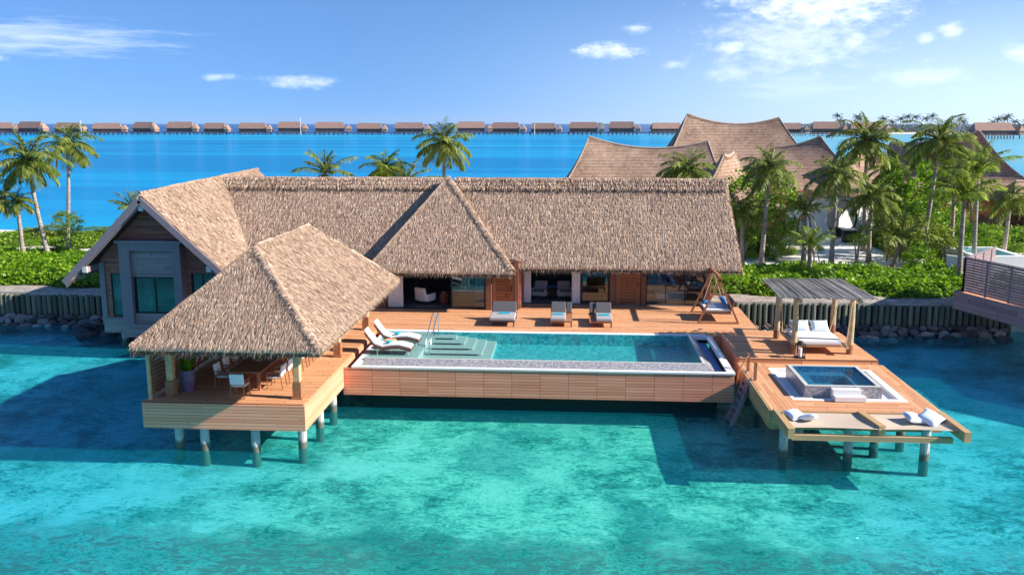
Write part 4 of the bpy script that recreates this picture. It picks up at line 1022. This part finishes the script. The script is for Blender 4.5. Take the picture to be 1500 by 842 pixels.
palm(21.6,61,G,21.9,60.6,3.7,4,1.0,'low broad dark palm growing from the undergrowth in front of the tall trunks')
palm(29.8,63,G,29.9,63,6.2,1,.8,'small palm beyond the plunge pool, below the right-hand curved roof')
palm(28.4,68,G,28.2,68,7.5,0,.9,'leaning palm in front of the right-hand curved roof')
palm(26.4,76,G,26.2,76,7.6,1,.9,'palm half hidden among bushes behind the moon gate')
palm(7.7,61.5,G,7.8,61.5,8.2,2,.90,'palm crown in front of the long low resort roof with the horn')
palm(-16.9,60,G,-16.9,60,7.95,5,.95,'upright dark palm crown above the ridge, leftmost of those behind the villa roof')
palm(-12.9,61,G,-12.9,61,8.3,1,.80,'yellow green palm crown above the ridge, left of the tall one',True)
palm(-11.6,59.5,G,-11.4,59.5,7.0,4,.95,'low upright fronds over the ridge between two taller palm crowns')
palm(-9.2,62,G,-8.95,62,9.9,0,1.0,'tallest palm crown above the ridge, standing near the hip apex')
palm(-37.3,60.5,G,-38.2,60.5,8.7,0,1.15,'tall grey green palm on the left shore with a thick leaning trunk')
palm(-41.0,69,G,-40.2,69,9.6,3,1.15,'slender palm on the left shore standing behind the leaning one')
palm(-40.9,59.5,G,-41.2,59.5,6.2,1,1.05,'palm cut by the left edge of the picture')
palm(-38.9,60,G,-39.0,60,5.9,3,.6,'small ragged brown palm between the two left shore palms')
palm(-31.2,61,G,-31.2,61,5.3,5,.8,'upright palm just behind the left verge of the gabled wing')

# ================================================================== LEAFY PLANTS
def leafmesh(name,seed,n,shape,mt,size=.16,clumps=0,sq=.75):
    """crown of small leaves; shape(u)->point in unit crown; clumps gather leaves into tufts"""
    random.seed(seed); V=[];F=[]
    cl=[shape() for _ in range(clumps)] if clumps else None
    for i in range(n):
        if cl:
            c=random.choice(cl); p=c+Vector((random.gauss(0,.13),random.gauss(0,.13),random.gauss(0,.10)))
        else: p=shape()
        a=ru(0,6.28); t_=ru(.1,1.2); d=Vector((math.cos(a)*math.cos(t_-.5),math.sin(a)*math.cos(t_-.5),math.sin(t_-.5)*.7)); nn=Vector((ru(-1,1),ru(-1,1),ru(.3,1.6))).normalized()
        s=d.cross(nn); 
        if s.length<.05: continue
        s.normalize(); L=size*ru(.6,1.3); w=L*.33
        k=len(V); V+= [tuple(p),tuple(p+d*L*.5+s*w),tuple(p+d*L),tuple(p+d*L*.5-s*w)]; F.append((k,k+1,k+2,k+3))
    me=bpy.data.meshes.new(name); me.from_pydata(V,[],F); me.update(); me.materials.append(mt); return me
def ball():
    d=Vector((random.gauss(0,1),random.gauss(0,1),random.gauss(0,1))).normalized(); r=ru(.55,1)**.5
    return Vector((d.x*r,d.y*r,d.z*r))
TM=[leafmesh('crown',i,2700,ball,M[m],.135,cl) for i,(m,cl) in enumerate([('leaf',60),('leaf_bright',60),('leaf_olive',50),('leaf',34),('leaf_bright',40),('leaf_olive',80)],40)]
random.seed(21)
def bush(x,y,rx,h,v,label,name='shrub',cat='shrub',trunk=.0,group=None,z=1.5):
    r_=root(name,(x,y,z),label,cat,group)
    c=bpy.data.objects.new('crown',TM[v]); col.objects.link(c); c.parent=r_; hh=(h-trunk)/2; c.location=(0,0,trunk+hh*.95); c.scale=(rx,rx*ru(.85,1.1),hh*1.05); c.rotation_euler=(0,0,ru(0,6.28))
    m=MB()
    for k in range(4 if trunk<1 else 3):
        a=k*2.1+ru(0,1); m.tube([(.05*math.cos(a),.05*math.sin(a),-.1),(.15*rx*math.cos(a),.15*rx*math.sin(a),trunk*.7+.1),(.5*rx*math.cos(a),.5*rx*math.sin(a),trunk+hh*1.1)],[.06+.01*h,.05,.02],6)
    build('stem',m,M['trunk'],r_,False)
T='tree'
bush(14.9,66.5,1.9,6.6,0,'dense green tree between the villa roof end and the first tall palm',T,T,1.)
bush(13.2,70,2.0,6.0,3,'dark tree behind the first tall palm',T,T,1.)
bush(12.4,65.,1.2,3.4,3,'dark rounded shrub at the corner of the villa roof')
bush(16.3,68.,1.2,2.6,0,'rounded green shrub left of the sandy court')
bush(14.6,64.8,.9,1.6,1,'low bright shrub on the sandy path behind the first palm')
bush(25.6,74.5,1.5,6.6,2,'tall pale green tree right of the moon gate',T,T,1.4)
bush(26.9,74,2.2,7.6,4,'tall bright loose tree behind the tallest palm',T,T,1.4)
bush(29.2,75,1.9,6.4,2,'olive tree in front of the right-hand curved roof',T,T,1.)
bush(31.3,77,1.8,5.6,1,'bright green tree against the foot of the right-hand curved roof',T,T,.8)
bush(23.9,66,1.3,3.2,5,'olive shrub beside the tallest palm trunk')
bush(26.6,69,1.7,4.2,1,'big bright shrub behind the tallest palm trunk')
bush(29.0,70,1.5,3.6,4,'bright shrub near the leaning palm')
bush(28.0,64,1.3,2.8,1,'bright shrub left of the small white plunge pool')
bush(24.9,61.5,1.4,2.9,2,'olive shrub behind the bright young palm')
bush(22.9,59,1.2,2.2,4,'bright shrub before the low broad dark palm')
bush(19.7,62.3,.75,2.3,3,'small umbrella shaped tree on the sandy court before the gate',T,T,1.5)
#bush(18.9,67.,.8,1.5,2,'small shrub at the left foot of the moon gate wall')
bush(32.,70,1.4,2.2,0,'green shrub at the end of the dark palisade')
bush(35,71.5,1.5,1.8,1,'low bright shrub in front of the dark palisade')
bush(38.3,80.,1.2,3.6,2,'loose green tree over the dark palisade at the right edge',T,T,1.4)
bush(34.6,80,1.5,3.6,4,'bright shrub rising behind the dark palisade')
bush(31.5,64.5,1.0,1.5,0,'low shrub at the right of the plunge pool')
#bush(20.9,73,1.3,3.0,3,'dark shrub against the right side of the moon gate')
#bush(17.0,74,1.6,4.4,0,'green tree left of the moon gate under the roof edge',T,T,.8)
bush(-36.3,61.3,1.1,3.6,0,'leafy young tree in front of the left lagoon, right of the palms',T,T,1.9)
bush(-41,73.5,1.8,1.0,0,'dark shrub at the back of the left shore, far left')
bush(-36.5,74.5,1.8,.9,3,'dark shrub at the back of the left shore behind the leaning palm')
bush(-32.5,73,1.6,1.1,2,'olive shrub at the back of the left shore near the wing roof')
bush(-45.5,74,1.8,1.0,2,'olive shrub at the back of the left shore by the picture edge')
bush(-29.4,71,1.6,1.1,0,'green shrub behind the left eave of the wing')
bush(-33.6,64.5,1.1,1.2,4,'bright yellow green shrub on the left sand strip')
bush(-42.,65,1.1,1.0,1,'bright shrub on the left sand strip by the picture edge')

def cover(name,poly_in,box,n,h0,h1,mt,size,seed):
    """leaf carpet over mounds: uncountable ground cover"""
    random.seed(seed); V=[];F=[]; x0,x1,y0,y1=box
    def H(x,y):
        q=noise.noise((x*.9,y*.9,seed))*.5+noise.noise((x*2.1,y*2.1,seed+3))*.35+.45
        return max(0,h0+(h1-h0)*q)*poly_in(x,y)
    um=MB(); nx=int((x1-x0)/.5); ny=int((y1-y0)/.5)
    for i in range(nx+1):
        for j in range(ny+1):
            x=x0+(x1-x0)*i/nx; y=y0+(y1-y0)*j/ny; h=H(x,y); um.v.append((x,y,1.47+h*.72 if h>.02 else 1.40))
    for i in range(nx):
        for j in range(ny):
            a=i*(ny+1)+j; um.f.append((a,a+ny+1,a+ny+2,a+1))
    for i in range(n):
        x=ru(x0,x1); y=ru(y0,y1); h=H(x,y)
        if h<.08: continue
        z=1.5+h*ru(.6,1.08); a=ru(0,6.28); L=size*ru(.6,1.35); t_=ru(-.3,.9)
        d=Vector((math.cos(a)*math.cos(t_),math.sin(a)*math.cos(t_),math.sin(t_))); nn=Vector((ru(-.8,.8),ru(-.8,.8),1)).normalized(); s=d.cross(nn).normalized(); w=L*.36; p=Vector((x,y,z))
        k=len(V); V+=[tuple(p),tuple(p+d*L*.55+s*w),tuple(p+d*L),tuple(p+d*L*.55-s*w)]; F.append((k,k+1,k+2,k+3))
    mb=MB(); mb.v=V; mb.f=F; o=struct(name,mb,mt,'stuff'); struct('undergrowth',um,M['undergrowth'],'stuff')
def edge(d,w=1.2): return max(0,min(1,d/w))
def inR(x,y): # right band between the wall lip and the sandy path
    yb=59.6+.8*math.sin(x*.5)+ (max(0,x-21.0))*.9
    k=edge(y-(50.9+.5*math.sin(x*.9)))*edge(yb-y)*edge(x-7.6,.5)*edge(31.-x)
    if x>25 : k*=edge(57-y) if x<26.5 else edge(56.5-y)
    return k
cover('ground_cover',inR,(7.6,31,50.5,73),60000,.35,1.05,M['leaf_bright'],.24,3)
def inR2(x,y): return edge(y-(66+.8*math.sin(x)))*edge(84-y)*edge(x-24)*edge(44-x)*(1 if not(x>31 and y<70) else .0)*(1 if y>70 or x<31 else 0)*edge(abs(y-79.3)-.8+(0 if x>31 else 9),.6)
cover('ground_cover',inR2,(24,44,65,84),26000,.5,1.5,M['leaf'],.28,5)
def inR3(x,y): return edge(y-66)*edge(74-y)*edge(x-8)*edge(15.5-x)
cover('ground_cover',inR3,(8,16,65,75),9000,.4,1.2,M['leaf'],.26,6)
def inL(x,y): return edge(y-(50.7+.6*math.sin(x*.7)))*edge(63.-y+.8*math.sin(x*1.3))*edge(-23-x)
cover('ground_cover',inL,(-50,-23,50.5,64.5),60000,.35,1.0,M['leaf_bright'],.24,8)
def inL2(x,y): return edge(y-(67.5+.8*math.sin(x)))*edge(76.5-y)*(.6+.4*math.sin(x*.9))
cover('ground_cover',inL2,(-62,-20,66,78),36000,.25,.8,M['leaf'],.28,9)

# ================================================================== RESORT ROOFS BEHIND
def swoop(P0,P1,sag,ex0,ex1,ey0,ey1,ez,label,rot=0,n=18,name='resort_pavilion',pw=1.95,wall=True,shear=0):
    cx=(ex0+ex1)/2; cyy=(ey0+ey1)/2
    r_=root(name,(cx,cyy,1.5),label,'resort building')
    P0=Vector(P0);P1=Vector(P1)
    cs=[Vector((ex0,ey0,ez)),Vector((ex1,ey0,ez)),Vector((ex1,ey1,ez)),Vector((ex0,ey1,ez))]
    if rot:
        m_=Matrix.Rotation(rot,3,'Z'); c=Vector((cx,cyy,0)); cs=[c+m_@(q-c) for q in cs]
        for q in cs: q.z=ez
    def ridge(u): p=P0.lerp(P1,u); p.z-=sag*4*u*(1-u); return p
    m=MB()
    def surf(top,bot,nu,nv=14):
        b=len(m.v)
        for i in range(nu+1):
            for j in range(nv+1):
                u=i/nu; v=j/nv; T_=top(u); B=bot(u); p=T_.lerp(B,v); p.z=B.z+(T_.z-B.z)*(1-v)**pw; m.v.append(tuple(p))
        for i in range(nu):
            for j in range(nv):
                a=b+i*(nv+1)+j; m.f.append((a,a+1,a+nv+2,a+nv+1))
    surf(ridge,lambda u:cs[0].lerp(cs[1],u),n); surf(lambda u:ridge(1-u),lambda u:cs[2].lerp(cs[3],u),n)
    surf(lambda u:ridge(1),lambda u:cs[1].lerp(cs[2],u),10); surf(lambda u:ridge(0),lambda u:cs[3].lerp(cs[0],u),10)
    o=build('roof',m,M['shingle'],r_)
    mod=o.modifiers.new('s','SOLIDIFY'); mod.thickness=.22; mod.offset=-1
    e=MB(); e.tube([tuple(ridge(i/n)+Vector((0,0,.03))) for i in range(n+1)],.10,6)
    for (P_,ks) in ((P0,(0,3)),(P1,(1,2))):
        for k in ks:
            pts=[]
            for j in range(15):
                v=j/14; p=P_.lerp(cs[k],v); p.z=cs[k].z+(P_.z-cs[k].z)*(1-v)**pw; pts.append(p)
            e.tube(pts,.05,5)
    build('ridge_trim',e,M['straw_pale'],o)
    if wall:
        c=sum(cs,Vector())/4; q=[c.lerp(p,.80) for p in cs]; w_=MB(); w_.slab([(p.x,p.y,1.5) for p in q],(0,0,ez-1.2)); build('wall',w_,M['siding'],r_)
    return r_
def shingle():
    m,t=mat('shingle_thatch'); co=objc(t); s=t.sep(co); n=t.noise(co,.5,4,.6); f=t.noise(t.scale(co,6,6,14),1.5,3,.7)
    row=t.math('FRACT',t.math('ADD',t.math('MULTIPLY',s[2],3.6),t.math('MULTIPLY',f,.5)))
    v=t.math('ADD',t.math('MULTIPLY',t.math('ADD',n,t.noise(co,2.5,4,.7)),.35),t.math('MULTIPLY',f,.3)); c=t.ramp(v,[(.38,(.19,.11,.075)),(.62,(.52,.36,.26))])
    c=t.mix(t.math('MULTIPLY',t.math('LESS_THAN',row,.22),.45),c,(.10,.06,.05))
    finish(t,principled(t,c,.9,.1,0,bump(t,row,.6,.06))); return m
M['shingle']=shingle(); M['straw_pale']=plain('pale_straw_edge',(.50,.37,.28),.9,.15,3)
swoop((1.5,85,10.0),(12.5,84.5,9.6),.85,-3.2,15,76,94,4.2,'long low swooping thatched roof with one sharp horn at its left end')
swoop((11.8,95,12.2),(21.2,95,11.8),.85,5.5,28,84,106,4.6,'tallest swooping thatched roof with two peaked ridge ends')
swoop((19.8,90,8.9),(23.9,89,10.0),.25,16.5,29.,80.,96,5.0,'smaller swooping thatched roof leaning against the right side of the tallest one')
swoop((12.9,78,8.6),(14.8,84,8.6),.2,9.3,17.5,73.5,88,4.6,'small pointed thatched roof in front of the tallest one, dark on its left face')
swoop((26.0,85,9.0),(28.8,90,8.9),.2,22.8,32.5,79.5,95,5.0,'dark pointed roof half hidden among the palms right of the moon gate')
swoop((34.3,100,9.2),(40.3,92.5,10.5),.5,33.5,46,87,104,5.0,'curved roof with one sharp peak at the far right, bright on its right side')
swoop((38.5,80.5,6.3),(46,82,6.3),.1,37.2,50,77.5,86,4.7,'corner of a dark roof at the right edge above the palisade')
# moon gate wall
MG=root('moon_gate',(23,78,1.5),'white curved garden wall pierced by a large round opening','gate wall',rz=0)
def moon():
    m=MB(); n=40; r=1.62; c=(0,1.75); hw=3.3; hh=3.55; th=.3
    V=[]
    for k in range(n):
        a=2*PI*k/n; ca,sa=math.cos(a),math.sin(a)
        sx=(hw/abs(ca)) if abs(ca)>1e-6 else 1e9
        ty=((hh-c[1])/sa) if sa>1e-6 else ((-c[1]-.1)/sa if sa<-1e-6 else 1e9)
        q=min(sx,ty); V.append(((r*ca,r*sa+c[1]),(q*ca,q*sa+c[1])))
    # keep the corners of the rectangle
    for y in (-th/2,th/2):
        for a,b in V: m.v.append((a[0],y,a[1])); m.v.append((b[0],y,b[1]))
    N=2*n
    for k in range(n):
        a=2*k; b=2*((k+1)%n)
        m.f+=[(a,a+1,b+1,b),(N+a,N+b,N+b+1,N+a+1),(a,b,N+b,N+a),(a+1,N+a+1,N+b+1,b+1)]
    return m
mo=moon(); o=build('wall',mo,M['wall_white'],MG,False); rg=MB(); rg.tube([(1.62*math.cos(a*PI/20),-.0,1.75+1.62*math.sin(a*PI/20)) for a in range(41)],.13,6); build('ring',rg,M['dark'],MG,False)
builds('lintel',MB().box(-3.4,-.4,3.56,3.5,.9,4.3),M['shingle'],MG,False)
build('back_screen',MB().box(-2.9,1.5,0,3.0,1.6,3.5),M['wall_white'],MG,False); build('bench',MB().box(-1.0,.9,0,1.2,1.45,.8),M['dark'],MG,False)
MG.location=(23.0,77.6,1.5); MG.rotation_euler=(0,0,R(24))
build('forecourt_wall',MB().box(-5.6,-.15,0,-3.32,.15,2.7),M['wall_white'],MG,False)
pd=root('garden_pedestal',(23.9,74.2,1.5),'dark square pedestal standing on the sand before the moon gate','pedestal')
m=MB()
for sx in (-1,1):
    for sy in (-1,1): m.box(23.0+sx*.45-.06,75.2+sy*.4-.06,1.5,23.0+sx*.45+.06,75.2+sy*.4+.06,2.6)
build('leg',MB().box(22.5,74.8,1.52,23.5,75.6,2.55),M['dark'],pd); build('top',MB().box(22.42,74.72,2.552,23.58,75.68,2.64),M['white'],pd)
# dark palisade on the right
pa=root('palisade',(38,79,1.5),'dark palisade of close upright poles at the right edge','fence')
x=33.
k=0
while x<46 and k<100:
    m=MB().tube([(x,79.3,1.4),(x,79.3,3.4+ru(-.1,.15))],.085,6); build('pale',m,M['siding'],pa); x+=.19; k+=1
# paved paths
struct('path',MB().slab([(30.,66.5,1.504),(44,64.5,1.504),(46,76.5,1.504),(36,77,1.504),(31,70,1.504)],(0,0,.006)),M['sand'])
struct('path',MB().slab([(12,62.2,1.504),(20,61.6,1.504),(26,66.8,1.504),(26,77,1.504),(19.5,77,1.504),(18.5,69,1.504),(12,66.4,1.504)],(0,0,.006)),plain('pale_paving',(.78,.75,.70),.8,.05,2))

# ================================================================== NEIGHBOUR TERRACE (right edge)
NB=root('neighbour_terrace',(22,45,1.8),'raised terrace at the right edge with purple grey slatted screens','terrace')
A_=Vector((20.15,46.45,0)); B_=Vector((22.4,39.0,0)); C_=Vector((23.6,50.8,0)); dv=(B_-A_).normalized(); nv=Vector((-dv.y,dv.x,0))
def wallseg(name,P_,Q_,z0,z1,th,mt,parent=NB):
    P_=Vector(P_);Q_=Vector(Q_); d=(Q_-P_).normalized(); n_=Vector((-d.y,d.x,0))*th
    m=MB(); m.slab([(P_.x,P_.y,z0),(Q_.x,Q_.y,z0),(Q_.x+n_.x,Q_.y+n_.y,z0),(P_.x+n_.x,P_.y+n_.y,z0)],(0,0,z1-z0)); return build(name,m,mt,parent)
O_=A_-nv*.08-dv*.5
wallseg('fascia',(A_.x-.25,A_.y+.3,0),(B_.x-.1,B_.y,0),1.78,2.72,.08,M['siding_purple'])
wallseg('deck_boards',(A_.x-.15,A_.y+.3,0),(B_.x+0,B_.y,0),2.60,2.70,9.,M['deck'])
wallseg('fascia',(A_.x-.25,A_.y+.3,0),(A_.x+3.4,A_.y+4.6,0),1.78,2.715,.07,M['siding_purple'])
def slat_fence(P_,Q_,z0,z1,label=None):
    P_=Vector(P_);Q_=Vector(Q_); L=(Q_-P_).length; d=(Q_-P_)/L
    f=build('slat_fence',MB().box(P_.x-.05,P_.y-.05,z0,P_.x+.05,P_.y+.05,z1+.04),M['trimgrey'],NB)
    z=z0+.06
    m=MB()
    while z<z1-.02: m.beam((P_.x,P_.y,z+.05),(Q_.x,Q_.y,z+.05),.03,.116); z+=.135
    builds('slat',m,M['siding_purple'],f)
    k=1.55
    while k<L: q=P_+d*k; build('post',MB().box(q.x-.045,q.y-.045,z0,q.x+.045,q.y+.045,z1+.03),M['trimgrey'],f); k+=1.55
    build('cap_rail',MB().beam((P_.x,P_.y,z1+.06),(Q_.x,Q_.y,z1+.06),.12,.04),M['trimgrey'],f)
slat_fence(A_,B_,2.73,4.5); slat_fence(A_,C_,2.73,4.45)
for x,y in ((22.4,41.5),(24,46),(23,38)): build('pile',MB().tube([(x,y,-.9),(x,y,2.58)],.16,10),M['concrete'],NB)
# the neighbour's own roofed house stands off to the right and shades the water
NH=root('neighbour_villa',(33,42,2.7),'neighbouring thatched villa beyond the right edge','villa')
m=MB(); m.slab([(28.5,33,5.2),(36,33,5.2),(32,35,9.0)],(0,0,-.2)).slab([(28.5,33,5.2),(32,35,9.),(32,47,9.),(28.5,49,5.2)],(0,0,-.2)).slab([(36,33,5.2),(36,49,5.2),(32,47,9.),(32,35,9.)],(0,0,-.2)); build('roof',m,M['straw_far'],NH)
build('wall',MB().box(29.2,34,2.75,35.4,48,5.3),M['siding'],NH)
# plunge pool
PL=root('plunge_pool',(28,61,2.4),'small raised white plunge pool with turquoise water behind the slatted screen','plunge pool')
ax0,ax1,ay0,ay1=25.8,29.0,58.3,62.8; pz=2.9
m=MB().box(ax0,ay0,1.5,ax1,ay0+.35,pz).box(ax0,ay1-.35,1.5,ax1,ay1,pz).box(ax0,ay0+.35,1.5,ax0+.35,ay1-.35,pz).box(ax1-.35,ay0+.35,1.5,ax1,ay1-.35,pz)
build('rim_wall',m,M['wall_white'],PL); build('basin',MB().box(ax0+.36,ay0+.36,1.6,ax1-.36,ay1-.36,2.3),M['pool_tile'],PL)
build('pool_water',MB().add([(ax0+.34,ay0+.34,2.80),(ax1-.34,ay0+.34,2.80),(ax1-.34,ay1-.34,2.80),(ax0+.34,ay1-.34,2.80)],[(0,1,2,3)]),M['poolwater'],PL)
solo('garden_wall',MB().slab([(23.9,57.9,1.4),(25.5,56.0,1.4),(25.6,56.15,1.4),(24.0,58.05,1.4)],(0,0,1.6)),M['wall_white'],'low white garden wall beside the bright young palm','wall')
solo('shell_mosaic_panel',MB().box(29.1,58.4,1.5,31.6,58.6,2.9),M['mosaic'],'pale pebble faced wall right of the plunge pool','wall')

# ================================================================== FAR ROW OF OVERWATER HUTS
def hut():
    r_=root('overwater_hut',(0,0,0),'x','overwater hut','row of thatched overwater huts on the horizon')
    m=MB(); m.slab([(-13,-4.6,4.6),(13,-4.6,4.6),(11.5,0,9.2),(-11.5,0,9.2)],(0,.3,-.45)); m.slab([(13,4.6,4.6),(-13,4.6,4.6),(-11.5,0,9.2),(11.5,0,9.2)],(0,-.3,-.45)); m.add([(13,-4.6,4.6),(13,4.6,4.6),(11.5,0,9.2),(12.6,-4.3,4.5),(12.6,4.3,4.5)],[(0,1,2),(0,3,4,1)]); m.add([(-13,-4.6,4.6),(-13,4.6,4.6),(-11.5,0,9.2)],[(0,2,1)])
    build('roof',m,M['far_roof'],r_,False)
    build('wall',MB().box(-12,-3.6,2.2,12,3.6,5.2),M['far_wall'],r_,False)
    build('deck',MB().box(-13.4,-6.5,1.7,15,5,2.15),M['far_deck'],r_,False)
    w_=MB()
    for x in (-9,-4.5,0,4.5,9): 
        build('window',MB().box(x-1.2,-3.75,2.7,x+1.2,-3.62,4.4),M['dark'],r_,False)
    p=MB()
    for x in range(-13,16,4):
        for y in (-6,4): build('pile',MB().beam((x,y,-.9),(x,y,1.7),.5),M['far_wall'],r_,False)
    a=MB(); a.slab([(13.6,-7.5,4.2),(19,-7.5,4.2),(16.3,-5,7.4)],(0,.2,-.3)).slab([(19,-7.5,4.2),(19,1,4.2),(16.3,-1,7.4),(16.3,-5,7.4)],(-.1,0,-.3)).slab([(13.6,1,4.2),(13.6,-7.5,4.2),(16.3,-5,7.4),(16.3,-1,7.4)],(.1,0,-.3))
    build('annex_roof',a,M['far_roof2'],r_,False); build('annex_wall',MB().box(14,-7,2.0,18.6,.6,4.4),M['far_wall2'],r_,False)
    return r_
M['far_roof']=plain('far_thatch',(.27,.16,.125),.9,.15,.3); M['far_roof2']=plain('far_thatch_warm',(.40,.24,.16),.9,.15,.3); M['far_wall']=plain('far_wall',(.07,.045,.05),.8,.3,.4); M['far_wall2']=plain('far_wall_warm',(.30,.18,.13),.8,.2,.4); M['far_deck']=plain('far_deck',(.12,.09,.09),.8,.2,.4)
ords=['first','second','third','fourth','fifth','sixth','seventh','eighth','ninth','tenth','eleventh','twelfth','thirteenth','fourteenth','fifteenth','sixteenth','seventeenth','eighteenth','nineteenth','twentieth','twenty-first','twenty-second','twenty-third']
hx=[(-2,857,1.),(45,857,1),(100,860,.95),(157,862,1),(211,865,.8),(264,867,.95),(315,869,.78),(370,872,.98),(425,875,.86),(483,877,1.05),(541,880,.9),(600,882,1.05),(690,886,1.02),(741,889,1.02),(796,891,.92),(855,894,1.04),(911,892,.92),(976,885,1.1),(1156,850,.84),(1210,820,.88),(1268,800,1.0)]
h0=hut(); yawr=R(3.894); first=True
for i,(px,Y_,s_) in enumerate(hx):
    h=h0 if first else copy_tree(h0); first=False
    ang=math.atan((px-750)/1322.)-yawr; h.location=(Y_*math.tan(ang),Y_,0); h.scale=(s_*1.08,1,1.28+.08*math.sin(i*1.7)); h.rotation_euler=(0,0,ru(-.22,.22))
    h['label']=f'{ords[i]} thatched overwater hut from the left in the far row'
h=copy_tree(h0); h.location=(309,690,0); h.scale=(1.25,1,1.25); h['label']='nearest of the far overwater huts, alone at the right edge before the palm island'
jt=root('boardwalk',(-60,890,1),'long low boardwalk on stilts linking the far huts','boardwalk')
build('walkway',MB().beam((-580,866,1.7),(20,906,1.7),3,.5),M['far_deck'],jt); build('walkway',MB().beam((20,906,1.7),(250,820,1.7),3,.5),M['far_deck'],jt)
for k in range(96):
    u=k/95; x=-580+600*u; y=866+40*u; build('pile',MB().beam((x,y,-.9),(x,y,1.6),.5),M['far_wall'],jt)
for px,h_,lb in ((118,22,'thin white mast above the third far hut'),(440,26,'thin white mast above the ninth far hut'),(783,17,'thin white mast above the fifteenth far hut')):
    x=850*math.tan(math.atan((px-750)/1322.)-yawr); solo('white_mast',MB().tube([(x,850,-.5),(x,850,h_*.55)],[.35,.2],6).tube([(x-.01,850,h_*.55),(x,850,h_*.6)],[.5,.3],6),M['white'],lb,'mast',loc=(x,850,0))
# palm island behind the huts on the right
isl=MB(); isl.lathe([(1,0),(1.,.001)],(0,0,0),40)
isl=MB(); n=60
for k in range(n):
    a=2*PI*k/n; isl.v.append((470+250*math.cos(a),1000+70*math.sin(a),-.5)); 
for k in range(n):
    a=2*PI*k/n; isl.v.append((470+235*math.cos(a),1000+60*math.sin(a),1.2))
for k in range(n): isl.f.append((k,(k+1)%n,n+(k+1)%n,n+k))
isl.f.append(tuple(range(n,2*n))); struct('island_ground',isl,M['sand'])
def farpalm(seed):
    random.seed(seed); V=[];F=[]; mb=MB(); mb.v=V; mb.f=F
    for i in range(14):
        az=i*2.4; el=R(60)-i*R(7); d=Vector((math.cos(az)*math.cos(el),math.sin(az)*math.cos(el),math.sin(el))); p=Vector((0,0,0))
        for k in range(4):
            q=p+d*.9; s=d.cross(Vector((0,0,1))).normalized()*.38*(1-k*.2); mb.add([p-s,p+s,q+s*.7,q-s*.7],[(0,1,2,3)]); mb.add([p-s+Vector((0,0,-.3)),p+s*.1,q+s*.1,q-s*.7+Vector((0,0,-.35))],[(0,1,2,3)]); p=q; d=(d+Vector((0,0,-.35))).normalized()
    me=bpy.data.meshes.new('crown'); me.from_pydata(V,[],F); me.update(); me.materials.append(M['leaf_far']); return me
fp=[farpalm(i) for i in range(3)]; random.seed(77)
tm=MB().tube([(0,0,0),(.3,0,4),(.2,0,9)],[.35,.28,.22],6); tme=bpy.data.meshes.new('trunk'); tme.from_pydata(tm.v,[],tm.f); tme.materials.append(M['trunk'])
for i in range(34):
    x=275+i*11.+ru(-4,4); y=960+ru(-15,40); sc_=ru(1.3,2.2); lab='palm on the far island at the right end of the horizon'
    r_=root('palm_tree',(x,y,1),lab,'palm tree','palms on the far island',ru(0,6))
    a=bpy.data.objects.new('trunk',tme); col.objects.link(a); a.parent=r_; a.scale=(1,1,sc_*.9)
    b=bpy.data.objects.new('crown',random.choice(fp)); col.objects.link(b); b.parent=r_; b.location=(.2,0,9*sc_*.9); b.scale=(1.9,1.9,1.8)
def farwood():
    V=[];F=[]; random.seed(3)
    for i in range(16000):
        x=ru(250,690); y=ru(975,1020); h=6+6*(noise.noise((x*.05,0,1))+.5)+2*noise.noise((x*.2,y*.1,2)); z=ru(.5,max(1,h)); p=Vector((x,y,z)); a=Vector((ru(-1,1),ru(-1,1),ru(-.6,.6)))*1.3; b=Vector((ru(-1,1),ru(-1,1),ru(-.6,1)))*1.1
        k=len(V); V+=[tuple(p),tuple(p+a),tuple(p+a+b),tuple(p+b)]; F.append((k,k+1,k+2,k+3))
    mb=MB(); mb.v=V; mb.f=F; return mb
struct('island_wood',farwood(),M['leaf_far'],'stuff')
# small white boat off the far island
bx,by=270,905
BT=root('motor_boat',(bx,by,0),'small white motor boat moored before the far palm island','boat')
m=MB(); m.add([(bx-7,by-2,1.8),(bx+5,by-2,1.8),(bx+9,by,2.3),(bx+5,by+2,1.8),(bx-7,by+2,1.8),(bx-6,by-1.4,-.3),(bx+4.5,by-1.4,-.3),(bx+7,by,-.2),(bx+4.5,by+1.4,-.3),(bx-6,by+1.4,-.3)],[(0,1,6,5),(1,2,7,6),(2,3,8,7),(3,4,9,8),(4,0,5,9),(0,4,3,2,1),(5,6,7,8,9)]); build('hull',m,M['white'],BT); build('cabin',MB().slab([(bx-4,by-1.4,1.81),(bx+2,by-1.4,1.81),(bx+2,by+1.4,1.81),(bx-4,by+1.4,1.81)],(0,0,1.9)),M['white'],BT,bevel=.3); build('windscreen',MB().box(bx-3.6,by-1.46,2.5,bx+1.6,by-1.41,3.2),M['dark'],BT)
# faint islets on the horizon
def islet(x,y,w_,h_):
    m=MB(); n=20
    for i in range(n+1):
        u=i/n*2-1; z=h_*(1-u*u)*(.75+.25*math.sin(i*1.9)); m.v+=[(x+w_*u,y-60*(1-u*u),-.2),(x+w_*u,y,z),(x+w_*u,y+60*(1-u*u),-.2)]
    for i in range(n): a=i*3; m.f+=[(a,a+3,a+4,a+1),(a+1,a+4,a+5,a+2)]
    struct('distant_island',m,M['leaf_far'])
islet(80,4200,110,16); islet(-1000,4600,60,10); islet(1250,4300,60,16)
# air
hz=MB().box(-3000,-60,-1.6,3000,8000,60)
hm=bpy.data.materials.new('haze'); hm.use_nodes=True; hm.node_tree.nodes.clear(); t=NT(hm.node_tree)
pv=t.new('ShaderNodeVolumePrincipled'); pv.inputs['Color'].default_value=(.82,.90,1,1); pv.inputs['Density'].default_value=.00005; pv.inputs['Anisotropy'].default_value=.2
ho=t.new('ShaderNodeOutputMaterial'); t.l.new(pv.outputs[0],ho.inputs['Volume'])
struct('haze',hz,hm,'stuff')

#@@MORE
